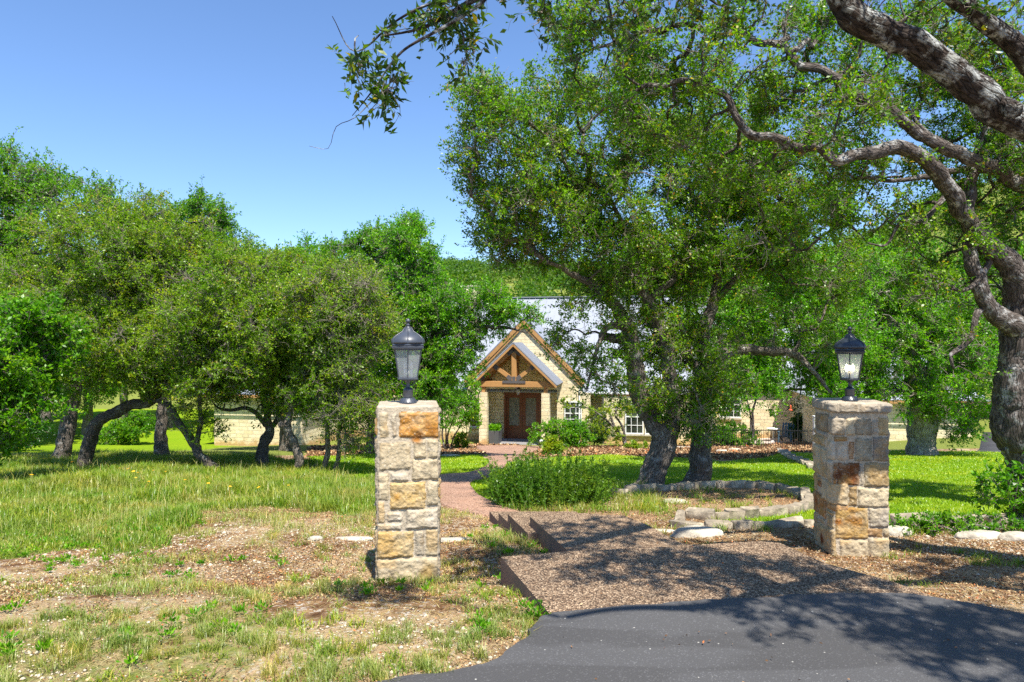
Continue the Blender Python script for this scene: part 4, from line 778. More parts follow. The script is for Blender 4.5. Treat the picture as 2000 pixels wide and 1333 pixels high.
tree('oak_tree', 'thin twin stemmed grove oak full of bare grey twigs beside the left gatepost', 'tree',
 [[(626, 934, 17.2, .079), (640, 885, 17.2, .065), (638, 850, 17.2, .061), (642, 780, 17.2, .050), (655, 700, 17.2, .036), (665, 620, 17.2, .022)],
  [(648, 936, 17.2, .065), (662, 890, 17.2, .058), (664, 840, 17.2, .054), (672, 780, 17.2, .043), (690, 700, 17.2, .029)]],
 [(690, 650, 17.2, 65, 95, 1.3), (705, 770, 17, 55, 50, 1), (655, 560, 17.4, 70, 45, 1.2), (680, 840, 17, 40, 30, .6, .7), (650, 790, 17, 50, 30, .7, .7)],
 330, 909, leaf='leaf_olive', group=GL, cr=.40, tw=14, lf=12, L=.065, Wd=.032, tr=.0052, bare=.3)
tree('oak_tree', 'tall grove oak rising highest at the left edge of the trees', 'tree',
 [[(118, 888, 22, .28), (130, 830, 22, .22), (148, 770, 22, .18), (155, 700, 22, .15), (140, 600, 22, .11), (110, 480, 22, .06)]],
 [(50, 450, 22, 95, 95, 2.2), (60, 590, 22, 110, 90, 2.2), (150, 410, 22, 75, 45, 1.5), (15, 350, 22, 50, 38, 1.2), (80, 350, 22, 40, 25, .9), (-60, 480, 22, 90, 120, 2), (170, 372, 22, 28, 18, .6, .8), (60, 690, 22, 90, 70, 1.6)],
 620, 111, leaf='leaf_mid', group=GL, cr=.48, tw=12, lf=16, L=.088, Wd=.044, tr=.006)
tree('oak_tree', 'open crowned oak with three leafy spires above the left grove', 'tree',
 [[(318, 866, 23, .24), (315, 830, 23, .19), (320, 790, 23, .17), (335, 700, 23, .14), (370, 580, 23, .10), (395, 480, 23, .06), (395, 420, 23, .03)]],
 [(400, 510, 23, 85, 55, 1.8), (320, 510, 23, 70, 50, 1.6), (393, 425, 23, 18, 42, .5, 5), (432, 435, 23, 10, 30, .3, 5), (352, 430, 23, 12, 26, .35, 4), (320, 450, 23, 24, 20, .4, 2), (460, 510, 23, 45, 45, 1), (330, 620, 23, 110, 70, 1.7), (300, 450, 23, 30, 20, .6, .8), (440, 610, 23, 60, 70, 1.3)],
 460, 121, leaf='leaf_mid', group=GL, cr=.42, tw=12, lf=16, L=.085, Wd=.042, tr=.006)
tree('oak_tree', 'low broad leafy oak at the left frame edge with big bright leaves', 'tree',
 [[(-30, 905, 14.5, .2), (-20, 850, 14.5, .15), (0, 780, 14.5, .12), (20, 700, 14.5, .08)]],
 [(20, 700, 14.5, 85, 90, 1.1), (-20, 800, 14.5, 70, 60, .9), (60, 790, 14.4, 55, 30, .6, .6), (40, 620, 14.6, 55, 40, .8)],
 250, 131, leaf='leaf_mid', group=GL, cr=.34, tw=9, lf=11, L=.105, Wd=.052)
tree('oak_tree', 'bright oak left of the porch hanging a branch over the roof', 'tree',
 [[(792, 885, 24, .3), (800, 800, 24, .25), (812, 720, 24, .21), (825, 650, 24, .17), (820, 560, 24, .11), (800, 480, 24, .05)],
  [(815, 690, 24, .15), (850, 660, 23.6, .12), (890, 648, 23.2, .10), (935, 640, 22.8, .08), (985, 640, 22.5, .05), (1030, 650, 22.3, .02)]],
 [(820, 560, 24, 75, 75, 2), (790, 660, 24, 80, 80, 2), (868, 610, 23.5, 42, 40, 1.2), (890, 680, 23.3, 50, 48, 1), (965, 595, 22.8, 58, 30, .9), (1010, 620, 22.5, 36, 24, .7), (950, 645, 22.7, 50, 16, .6, .8), (840, 760, 23.6, 70, 60, 1.3), (790, 480, 24, 45, 30, 1), (805, 452, 24.2, 22, 26, .4, 4), (775, 470, 24.2, 14, 16, .3, 3), (850, 700, 24, 70, 50, 1.2), (1045, 625, 22.3, 24, 13, .4, .6), (990, 595, 22.6, 46, 18, .7, .7)],
 620, 141, bark='bark_dark', leaf='leaf_bright', cr=.42, tw=12, lf=17, L=.088, Wd=.044, tr=.006)
tree('oak_tree', 'round topped oak behind the left gatepost lantern', 'tree',
 [[(730, 872, 28, .3), (728, 780, 28, .22), (735, 680, 28, .18), (740, 580, 28, .1)]],
 [(700, 520, 28, 80, 50, 2), (650, 560, 28, 70, 50, 2), (760, 520, 28, 60, 60, 1.8), (720, 620, 28, 90, 80, 2.4), (740, 720, 28, 70, 70, 1.8), (720, 478, 28, 40, 20, .9), (810, 470, 28, 30, 30, .9), (640, 640, 28, 60, 60, 1.6)],
 480, 151, leaf='leaf_mid', cr=.52, tw=12, lf=16, L=.11, Wd=.054, tr=.007)
tree('oak_tree', 'dense oak in the gap of the left treeline behind the wing wall', 'tree',
 [[(560, 880, 29.5, .26), (550, 760, 29.5, .19), (560, 650, 29.5, .14), (565, 560, 29.5, .09)]],
 [(560, 540, 29, 70, 45, 2), (600, 520, 29, 50, 30, 1.5), (540, 610, 29, 85, 60, 2.2), (590, 680, 29, 80, 60, 2), (480, 600, 29, 60, 60, 1.8), (500, 690, 29, 70, 50, 1.8)],
 420, 161, leaf='leaf_bright', cr=.55, tw=12, lf=16, L=.12, Wd=.06, tr=.007)
tree('oak_tree', 'massive pale trunked oak standing on the right lawn', 'tree',
 [[(1802, 893, 22.3, .44), (1800, 850, 22.3, .42), (1796, 800, 22.3, .38), (1790, 745, 22.3, .33), (1770, 680, 22.2, .24), (1735, 620, 22, .16), (1700, 560, 22, .1)],
  [(1792, 760, 22.3, .22), (1835, 700, 22.3, .18), (1870, 620, 22.3, .13), (1880, 540, 22.3, .07)],
  [(1785, 760, 22.2, .14), (1740, 770, 21.8, .12), (1700, 780, 21.5, .08), (1670, 770, 21.3, .05)]],
 [(1800, 690, 22, 130, 75, 2.3), (1705, 640, 21.8, 95, 80, 1.8), (1850, 600, 22.3, 100, 85, 2), (1750, 560, 22, 100, 65, 2), (1680, 735, 21.5, 70, 50, 1.2), (1900, 735, 22, 58, 75, 1.3), (1790, 790, 21.3, 95, 35, .9), (1870, 830, 21.6, 50, 30, .8, .6), (1650, 790, 21.2, 50, 35, .7, .5)],
 700, 171, bark='bark_pale', leaf='leaf_bright', cr=.42, tw=12, lf=17, L=.085, Wd=.042, tr=.006)
tree('oak_tree', 'bright leafy oak on the lawn hidden behind the right gatepost lantern', 'tree',
 [[(1648, 905, 21, .26), (1640, 850, 21, .22), (1610, 770, 21, .17), (1570, 690, 21, .12), (1530, 620, 21, .07)]],
 [(1520, 610, 20.5, 110, 65, 2), (1430, 640, 20.5, 70, 50, 1.4), (1600, 640, 20, 80, 60, 1.6), (1560, 540, 21, 110, 55, 2), (1450, 560, 21, 80, 50, 1.6), (1500, 690, 20, 90, 26, 1.0), (1420, 735, 19.5, 55, 34, .8, .8), (1590, 730, 19.8, 50, 34, .8, .8), (1530, 770, 19.6, 70, 28, .9, .9), (1440, 770, 19.6, 40, 26, .7, .8), (1650, 800, 19, 40, 40, .7, .8), (1370, 610, 21, 50, 50, 1.2)],
 560, 172, leaf='leaf_bright', cr=.42, tw=12, lf=17, L=.082, Wd=.042, tr=.005)
tree('crape_myrtle', 'small multi stemmed crape myrtle left of the porch post', 'small tree',
 [[(872, 884, 31, .05), (866, 850, 31, .045), (858, 810, 31, .03), (850, 780, 31, .02)], [(874, 883, 31, .05), (878, 840, 31, .04), (890, 800, 31, .03)], [(870, 884, 31, .04), (872, 840, 31, .03), (875, 790, 31, .02)], [(877, 884, 31, .04), (888, 850, 31, .03), (905, 815, 31, .02)]],
 [(875, 800, 31, 48, 32, 1), (900, 790, 31, 35, 28, .8), (860, 770, 31, 35, 30, .8), (905, 760, 31, 25, 22, .6), (915, 820, 31, 22, 16, .5)],
 120, 181, bark='bark_grey', leaf='leaf_bright', cr=.30, tw=10, lf=14, L=.09, Wd=.05)
tree('crape_myrtle', 'leaning pale barked myrtle before the wall right of the porch', 'small tree',
 [[(1226, 880, 33, .10), (1212, 850, 33, .08), (1196, 825, 33, .06), (1190, 800, 33, .04), (1195, 785, 33, .02)], [(1222, 870, 33, .08), (1216, 830, 33, .06), (1205, 810, 33, .05), (1212, 785, 33, .03)], [(1212, 850, 33, .06), (1180, 820, 33, .04), (1150, 800, 33, .03), (1120, 795, 33, .02)]],
 [(1190, 800, 33, 40, 18, .7), (1215, 790, 33, 30, 16, .6), (1118, 792, 33, 22, 10, .4), (1170, 830, 33, 30, 14, .5), (1205, 845, 33, 18, 12, .4)],
 70, 191, bark='bark_grey', leaf='leaf_yellow', cr=.24, tw=8, lf=10, L=.085, Wd=.05)
tree('crape_myrtle', 'slim crape myrtle growing against the courtyard wall behind the fence', 'small tree',
 [[(1468, 842, 34, .07), (1470, 810, 34, .06), (1476, 780, 34, .05), (1480, 750, 34, .03)], [(1467, 842, 34, .06), (1462, 800, 34, .04), (1450, 765, 34, .03)]],
 [(1480, 740, 34, 50, 28, 1), (1450, 725, 34, 40, 25, .9), (1510, 760, 34, 30, 20, .6), (1500, 720, 34, 40, 25, .9)],
 110, 201, bark='bark_grey', leaf='leaf_bright', cr=.32, tw=10, lf=14, L=.10, Wd=.055)

# ------------------------------------------------------------------ background oaks: four kinds built once, copied
def proto_tree(seed, h, spread, leaf, K=330):
    rg = np.random.default_rng(seed); bg_ = Geo(); lg = Geo(); P = [(0, 0, -.3), (rg.uniform(-.2, .2), 0, h*.2), (rg.uniform(-.4, .4), .1, h*.45), (0, .2, h*.75)]
    V, Fs = bark_tube([np.array(p) for p in P], [.32, .24, .17, .07], .15, 12, seed, .12, cap=True); bg_.add(V, Fs, 0, BK[0])
    sp, sr = smooth_path(P, [.32, .24, .17, .07], .5); sk = [(p, r_) for p, r_ in zip(sp[len(sp)//4:], sr[len(sp)//4:])]; bl = []
    for k in range(9):
        a = rg.uniform(0, 6.28); q = rg.uniform(.2, .65)*spread; z = h*rg.uniform(.38, .85); bl.append((q*math.cos(a), q*math.sin(a), z, spread*.42, spread*.42, h*.17))
    bl.append((0, 0, h*.85, spread*.4, spread*.4, h*.14))
    foliage(bg_, lg, sk, bl, K, rg, seed, cr=.6, tw=11, lf=15, L=.15, Wd=.085, tr=.008, stalk_sides=4)
    root = empty('oak_tree'); bg_.build('trunk', [M['bark'], M['twig'], M['cutwood']], root); lg.build('crown', [M[leaf]], root, False); return root
protos = [proto_tree(901, 8.5, 4.2, 'leaf_mid'), proto_tree(902, 9.5, 3.6, 'leaf_bright'), proto_tree(903, 7.5, 4.6, 'leaf_oak'), proto_tree(904, 10, 4.0, 'leaf_bright')]
used = set()
def copy_tree(src, loc, rz, sc):
    if id(src) not in used: used.add(id(src)); r_ = src
    else:
        r_ = src.copy(); COL.objects.link(r_)
        for c in src.children: q = c.copy(); COL.objects.link(q); q.parent = r_
    r_.location = loc; r_.rotation_euler = (0, 0, rz); r_.scale = (sc, sc, sc); return r_
# (px, depth, kind, scale, label)
BG = [(900, 50, 1, 1.0, 'green oak behind the roof just left of the chimney'), (945, 56, 3, 1.05, 'green oak behind the roof just right of the chimney'), (1000, 52, 0, .95, 'dense oak behind the ridge directly above the entrance gable'),
      (1065, 58, 1, 1.0, 'green oak behind the ridge between the porch gable and the forked oak'), (860, 60, 3, 1.15, 'tall oak behind the left end of the main roof'),
      (1420, 50, 1, 1.25, 'bright oak behind the roof seen through the straight trunked oak'), (1660, 44, 3, 1.2, 'tall bright oak behind the right wing, above the right lantern')]
BGl = [(lbl, px, d, k, s) for px, d, k, s, lbl in BG]
rg = np.random.default_rng(66)
def put_bg(px, d, k, s, lbl, grp):
    x = (px-1000)/F*d; o = copy_tree(protos[k], (x, d, float(gz(x, d))), float(rg.uniform(0, 6.28)), s); tag(o, lbl, 'tree', grp)
for lbl, px, d, k, s in BGl: put_bg(px, d, k, s, lbl, 'oaks behind the house')
RL = ['background oak over the roof ridge, first right of the entrance gable', 'background oak over the roof directly behind the forked trunk top', 'background oak over the roof between the two bed oaks', 'background oak over the roof behind the straight bed oak', 'background oak above the courtyard left of the right lantern', 'nearer background oak just above the courtyard wall', 'far background oak up and left of the right lantern', 'background oak rising right of the right lantern', 'far tall oak between the lantern and the massive lawn oak', 'nearer oak behind the crown of the massive lawn oak', 'background oak between the lawn oak and the burl oak', 'background oak seen just left of the burl oak trunk', 'background oak behind the burl oak at the right edge', 'distant oak on the slope above the roof, leftmost of the four distant ones', 'distant oak on the slope, second of the four distant ones', 'distant oak on the slope, third of the four distant ones', 'distant oak on the slope, rightmost of the four distant ones']
LL_ = ['nearer oak behind the grove close to the left edge', 'oak behind the tallest grove oak at the left', 'nearer oak behind the bent grove trunk', 'far oak seen between the bent trunk and the arching trunk', 'oak behind the arching slender grove trunk', 'oak beyond the left end of the sunlit wing wall', 'oak beyond the wing wall near the left gatepost', 'oak beyond the thin twin stemmed grove oak', 'oak beyond the left gatepost lantern', 'oak outside the left edge of the grove', 'distant oak over the left wing roof', 'distant oak above the arching trunk', 'distant tall oak far behind the left edge of the grove']
for px, d, k, s in [(1130, 62, 0, 1), (1190, 54, 2, 1.1), (1260, 60, 1, 1.1), (1330, 52, 0, 1.1), (1500, 58, 3, 1.3), (1560, 47, 1, 1.2), (1600, 66, 0, 1.4), (1730, 52, 1, 1.35), (1790, 62, 3, 1.5), (1850, 48, 2, 1.3), (1910, 56, 1, 1.3), (1970, 50, 3, 1.3), (2040, 46, 0, 1.3), (1230, 75, 3, 1.1), (1380, 76, 0, 1.2), (1480, 80, 1, 1.3), (1700, 78, 3, 1.4)]:
    put_bg(px, d, k, s, RL.pop(0), 'oaks beyond the right half of the house')
for px, d, k, s in [(20, 42, 1, 1.2), (90, 50, 2, 1.3), (170, 40, 3, .95), (240, 52, 1, 1.1), (330, 46, 2, 1.0), (440, 54, 3, 1.0), (620, 56, 1, 1.15), (700, 60, 0, 1.2), (780, 52, 3, 1.1), (-60, 36, 0, 1.2), (530, 66, 1, 1.1), (380, 68, 3, 1.1), (100, 68, 1, 1.4)]:
    put_bg(px, d, k, s, LL_.pop(0), 'oaks behind the left grove')
# the wooded slopes beyond
def woods():
    rg = np.random.default_rng(88); lg = Geo(); n = 2400; d = rg.uniform(85, 330, n); x = rg.uniform(-1.1, 1.1, n)*d
    keep = ~((x/d > .52) & (x/d < .68) & (d < 150)); d, x = d[keep], x[keep]; n = len(d)
    z = gz(x, d); s = rg.uniform(2.4, 4.2, n); m_ = 150; C = np.repeat(np.stack([x, d, z+s*.75], -1), m_, 0); rr = np.repeat(s, m_)[:, None]
    dr = rand_dirs(len(C), rg); dr[:, 2] = np.abs(dr[:, 2])*1.0-.25; P = C+dr*rr*rg.uniform(.6, 1.05, (len(C), 1)); V, Q = leaves(P, rand_dirs(len(C), rg), rr*.22, rr*.16, rg); lg.add(V, Q)
    tag(lg.build('woods', [M['woods']], None, False), 'green wooded hillside rising beyond the house', 'woods', kind='stuff')
woods()

# ------------------------------------------------------------------ shrubs
def shrub(name, label, cat, c, blobs, K, seed, leaf, cr, L, Wd, tw=9, lf=12, stems=5):
    """c: ground point; blobs in metres relative to it (x,y,z,rx,ry,rz)"""
    rg = np.random.default_rng(seed); bg_ = Geo(); lg = Geo(); sk = []
    z = float(gz(c[0], c[1])); c = np.array([c[0], c[1], z]); top = max(b_[2] for b_ in blobs)
    for k in range(stems):
        a = rg.uniform(0, 6.28); e = rg.uniform(.1, .5)*blobs[0][3]; P = [c+[0, 0, -.05], c+[e*.3*math.cos(a), e*.3*math.sin(a), top*.4], c+[e*math.cos(a), e*math.sin(a), top*.9]]
        V, Fs = bark_tube(P, [.02, .016, .01], .08, 6, seed+k, .1); bg_.add(V, Fs, 0, BK[0]); sp, sr = smooth_path(P, [.02, .016, .01], .1); sk += list(zip(sp, sr))
    foliage(bg_, lg, sk, [(c[0]+b_[0], c[1]+b_[1], c[2]+b_[2], *b_[3:]) for b_ in blobs], K, rg, seed, cr=cr, tw=tw, lf=lf, L=L, Wd=Wd, r0=.003, bare=0, stalk_sides=4)
    root = empty(name, tuple(c)); tag(root, label, cat); bg_.build('stems', [M['bark'], M['twig'], M['cutwood']], root, origin=c).name = 'stem'; lg.build('foliage', [M[leaf]], root, False, origin=c); return root
g = G(1097, 878); shrub('shrub', 'rounded bright green bush in the bed right of the porch', 'shrub', (g[0], g[1]+.8), [(0, 0, .7, 1.15, .9, .7), (-.7, 0, .6, .7, .7, .5), (.7, 0, .55, .8, .7, .55), (0, 0, 1.0, .7, .6, .4)], 150, 1, 'leaf_bright', .22, .075, .045)
g = G(1150, 868); shrub('shrub', 'dark green clipped bush tucked behind the bright rounded one', 'shrub', (g[0]+.1, g[1]-1.8), [(0, 0, 1.0, .75, .7, .9), (.2, 0, .6, .7, .6, .6)], 110, 2, 'leaf_dark', .18, .06, .035)
g = G(1556, 860); shrub('shrub', 'tall dark bush by the white gate post in the courtyard', 'shrub', (g[0], g[1]-.8), [(0, 0, 1.3, .6, .5, 1.2), (-.3, 0, .7, .5, .5, .7)], 100, 3, 'leaf_dark', .22, .09, .05)
g = G(1510, 855); shrub('shrub', 'upright light green bush behind the iron fence', 'shrub', (g[0], g[1]+.6), [(0, 0, .8, .8, .6, .8), (.3, 0, 1.6, .5, .5, .6)], 100, 4, 'leaf_bright', .26, .10, .04)
g = G(1400, 862); shrub('shrub', 'leafy green bush between the straight oak trunk and the courtyard', 'shrub', (g[0], g[1]-4), [(0, 0, .6, .9, .7, .6), (-.8, 0, .5, .6, .6, .5)], 90, 5, 'leaf_mid', .24, .09, .05)
g = G(905, 878); shrub('shrub', 'small yellow green plant at the foot of the left porch post', 'shrub', (g[0]-.2, g[1]+.3), [(0, 0, .35, .35, .3, .35)], 26, 6, 'leaf_yellow', .16, .08, .05)
g = G(1080, 890); shrub('shrub', 'spiky pale green plant at the lawn edge before the rounded bush', 'shrub', (g[0], g[1]), [(0, 0, .3, .35, .3, .3)], 26, 7, 'leaf_yellow', .18, .10, .04)
g = G(1240, 878); shrub('shrub', 'low yellow flowering clump under the right hand window', 'shrub', (g[0], g[1]+.1), [(0, 0, .2, .5, .3, .2)], 26, 8, 'leaf_yellow', .14, .07, .05)
g = G(1975, 1030); shrub('shrub', 'broad leaved green shrub at the right edge below the burl oak', 'shrub', (g[0]+.15, g[1]+.2), [(0, 0, .35, .32, .3, .35), (.3, 0, .25, .3, .3, .25), (.35, .1, .6, .25, .2, .15)], 60, 9, 'leaf_mid', .15, .075, .034, tw=7, lf=9)
g = G(1830, 1045); shrub('shrub', 'low dark green ground plant along the right stone kerb', 'shrub', (g[0], g[1]+.1), [(-.5, 0, .08, .6, .2, .08), (.4, 0, .1, .6, .2, .1)], 60, 10, 'leaf_mid', .10, .04, .022)
g = G(270, 860); shrub('shrub', 'shaded leafy understory bush behind the bent grove trunk', 'shrub', (g[0], g[1]-2), [(0, 0, .6, 1.4, .8, .7), (1.2, 0, 1., .8, .7, .7)], 120, 12, 'leaf_mid', .3, .10, .055)
g = G(60, 880); shrub('shrub', 'wide low bush in the shade at the left edge of the grove', 'shrub', (g[0], g[1]-1), [(0, 0, .6, 1.6, .8, .7), (-1.2, 0, 1., .9, .7, .8)], 140, 13, 'leaf_dark', .3, .10, .055)
# planter herbs
rg = np.random.default_rng(3); lg = Geo(); P = rg.uniform(-1, 1, (900, 3))*[.26, .46, .14]+[0, 0, .84]; V, Q = leaves(P, rand_dirs(900, rg)+[0, 0, .6], .14, .05, rg); lg.add(V, Q); lg.build('herbs', [M['leaf_bright']], pt, False)
# feathery shrub beside the path
def feather():
    rg = np.random.default_rng(44); c = np.array(G(1075, 990)); c[1] += .35; n = 520; bx = rg.uniform(-1, 1, n)*.96; by = rg.normal(size=n)*.34; c[2] = float(gz(c[0], c[1]))
    hh = rg.uniform(.34, .90, n)*rg.choice([1, 1, .7], n)*(1-.35*(bx/1.1)**2)*(1+.15*vn(xyz(bx, by), 3, 2)); P0 = np.stack([c[0]+bx*.78, c[1]+by, gz(c[0]+bx*.78, c[1]+by)], -1)
    tip = P0+np.stack([bx*.22+rg.normal(size=n)*.09, rg.normal(size=n)*.10-.05, hh], -1); t_ = np.linspace(0, 1, 5)[None, :, None]; bow = rg.normal(size=(n, 1, 3))*.03
    P = P0[:, None]*(1-t_)+tip[:, None]*t_+bow*4*t_*(1-t_); g_ = Geo(); V, Q = tubes(P, np.broadcast_to(np.array([.004, .003, .0025, .002, .001]), (n, 5)).copy(), 3); g_.add(V, Q, 0)
    l = Geo(); m_ = 58; u = rg.uniform(.12, 1.0, (n*m_, 1)); a = np.repeat(P0, m_, 0); b_ = np.repeat(tip, m_, 0); bw = np.repeat(bow[:, 0], m_, 0); X_ = a*(1-u)+b_*u+bw*4*u*(1-u)
    V, Q = leaves(X_, rand_dirs(len(X_), rg)*.8+unit(b_-a)*.7, .060, .017, rg); l.add(V, Q)
    root = empty('shrub', tuple(c)); tag(root, 'feathery upright shrub beside the curving path and before the oaks', 'shrub'); g_.build('stem', [M['stemgreen']], root, origin=c); l.build('foliage', [M['leaf_herb']], root, False, origin=c)
feather()

# ------------------------------------------------------------------ grass, weeds, litter and pebbles
def blades(P, h, wd, lean, rg, curve=.5):
    n = len(P); a = rg.uniform(0, 6.283, n); d = np.stack([np.cos(a), np.sin(a), 0*a], -1); s = np.stack([-np.sin(a), np.cos(a), 0*a], -1); h = np.asarray(h)[:, None]; ln = h*lean*rg.uniform(.2, 1.4, (n, 1)); wd = np.broadcast_to(np.asarray(wd).reshape(-1, 1), (n, 1))
    m_ = P+d*ln*.35+[0, 0, 1]*h*.6; tip = P+d*ln+[0, 0, 1]*h*(1-curve*.25)
    V = np.stack([P-s*wd/2, P+s*wd/2, m_+s*wd*.4, m_-s*wd*.4, tip], 1).reshape(-1, 3); i = np.arange(n)*5
    return V, [np.stack([i, i+1, i+2, i+3], -1), np.stack([i+3, i+2, i+4], -1)]
def scatter(n, x0, x1, y0, y1, rg, near=1.):           # denser towards the road
    u = rg.random(n); y = (y0**(1-near)+(y1**(1-near)-y0**(1-near))*u)**(1/(1-near)) if near != 1 else y0*(y1/y0)**u
    return rg.uniform(x0, x1, n), y
def onpave(x, y):
    r = np.zeros(x.shape, bool)
    for pl in PAVE: r |= inpoly(x, y, pl)
    return r
PAVE = [s1+[(4.0, 4.2), (.2, 4.2)], s2+[(2.6, 5.7), (.4, 5.7)], fr+[(8, 3.2), (8, -5), (-8, -5), (-3, 2.6)], crspline(PL)+crspline(PR)[::-1]]+[[(x0, y0), (x0, y1), (x1, y1), (x1, y0)] for x0, y0, x1, y1, h in STP]
def grow(name, label, matn, n, box_, zone, hfun, wfun, lean, rg, tuft=None, near=1., clump=1, jit=.04):
    x, y = scatter(n, *box_, rg, near); wd_ = zone(x, y); k = wd_ & ~onpave(x, y); x, y = x[k], y[k]
    x = np.repeat(x, clump)+rg.normal(size=len(x)*clump)*jit; y = np.repeat(y, clump)+rg.normal(size=len(y)*clump)*jit
    P = np.stack([x, y, gz(x, y)-.005], -1); h = hfun(x, y)*rg.uniform(.5, 1.3, len(x)); g_ = Geo(); V, Fs = blades(P, h, wfun(y)*rg.uniform(.7, 1.3, len(x)), lean, rg); g_.add(V, Fs)
    tag(g_.build(name, [M[matn]], None, False), label, 'grass', kind='stuff')
rg = np.random.default_rng(909)
zl = lambda x, y: zones(x, y)[0]
zw = lambda x, y: zones(x, y)[1] & (y < 27)
grow('grass', 'mown bright green lawn blades', 'grass_lawn', 420000, (-8, 26, 8.5, 34), zl, lambda x, y: .045+0*x, lambda y: .0035+.0007*y, .8, rg)
grow('grass', 'dry seed stalks standing in the wild grass', 'grass_dry', 5000, (-17, 1, 7.5, 26), zw, lambda x, y: .34+0*x, lambda y: .003+.0003*y, .5, rg, clump=2, jit=.05)
grow('grass', 'tall wild grass of the left field', 'grass_wild', 42000, (-17, 1, 6.2, 26), zw, lambda x, y: np.maximum(.04, .11+.07*ss(9.5, 12, y)+.10*fbm(xyz(x, y), .9, 5)), lambda y: .004+.0006*y, .9, rg, clump=7, jit=.05)
def z_edge(x, y): return (~zones(x, y)[0]) & (~zones(x, y)[2]) & (x < 1.0) & (fbm(xyz(x, y), .8, 51)+.75*ss(6.6, 8.6, y)-.2*np.abs(x+1.5)*(x > -1.5) > .05)
grow('grass', 'sparse yellowing grass between the bare ground and the field', 'grass_dry', 7000, (-10, .9, 5.2, 10.5), z_edge, lambda x, y: .07+.05*vn(xyz(x, y), 2, 6), lambda y: .005+0*y, 1.1, rg, clump=10, jit=.05)
def z_front(x, y): return (x < .2) & (y < 5.9) & (fbm(xyz(x, y), 1.1, 61)+.7*ss(5.4, 4.0, y) > .52)
grow('grass', 'dry roadside grass tufts along the asphalt', 'grass_dry', 1450, (-6, .3, 3.2, 6.2), z_front, lambda x, y: .085+.03*vn(xyz(x, y), 2, 6), lambda y: .0034+0*y, .9, rg, clump=42, jit=.022)
grow('grass', 'green weeds spread over the bare earth', 'grass_wild', 900, (-7, .6, 3.4, 9), lambda x, y: fbm(xyz(x, y), 1.7, 71) > .28, lambda x, y: .06+0*x, lambda y: .006+0*y, 1.3, rg, clump=26, jit=.03)
BW = GP([(960, 1000), (1190, 945), (1260, 955), (1330, 1010), (1220, 1005), (1060, 1003)])
grow('grass', 'long grass in the bed around the oak trunks', 'grass_wild', 1500, (-.6, 4, 7.6, 15), lambda x, y: inpoly(x, y, BW), lambda x, y: .15+.08*vn(xyz(x, y), 2, 3), lambda y: .008+0*y, 1., rg, clump=13, jit=.06)
grow('grass', 'weedy grass growing among the edging blocks and in the oval bed', 'grass_wild', 520, (0, 5, 8, 14.5), lambda x, y: (x > .9) & ~zones(x, y)[0] & (fbm(xyz(x, y), 2.2, 41) > .05), lambda x, y: .10+0*x, lambda y: .008+0*y, 1.1, rg, clump=22, jit=.05)
def z_right(x, y): return (x > 1.4) & (~zones(x, y)[0]) & (fbm(xyz(x, y), 1.5, 81) > .42)
grow('grass', 'short grass scattered in the mulch on the right', 'grass_wild', 1500, (1.4, 9, 5.6, 10.5), z_right, lambda x, y: .07+0*x, lambda y: .006+0*y, 1.1, rg, clump=24, jit=.04)
M['straw'] = leafmat('straw', (.20, .11, .05), (.42, .28, .13), (.66, .52, .28), trans=.15, spec=.2)
def z_straw(x, y): l_, w_, u_ = zones(x, y); return ~l_ & (fbm(xyz(x, y), 1.3, 91) > -.25) & (~w_ | (y < 13)) & ~inpoly(x, y, BED)
grow('grass', 'flattened dead straw lying on the soil', 'straw', 30000, (-10, 7, 3.2, 13), z_straw, lambda x, y: .016+0*x, lambda y: .0028+.0004*y, 4.5, rg, clump=5, jit=.06)
# broad-leaved weeds
def weeds():
    rg = np.random.default_rng(12); x, y = scatter(420, -6.5, .6, 3.6, 9, rg); k = ~onpave(x, y) & (fbm(xyz(x, y), .9, 99) > -.15); x, y = x[k], y[k]; m_ = 34; r_ = np.repeat(rg.uniform(.03, .09, len(x)), m_)[:, None]
    C = np.repeat(np.stack([x, y, gz(x, y)+.02], -1), m_, 0); o = rand_dirs(len(C), rg); o[:, 2] = np.abs(o[:, 2])*.7; lg = Geo(); V, Q = leaves(C+o*r_*rg.random((len(C), 1)), o+[0, 0, .5], .035, .016, rg); lg.add(V, Q)
    tag(lg.build('weeds', [M['leaf_bright']], None, False), 'small broad leaved weeds dotted over the bare ground', 'weeds', kind='stuff')
weeds()
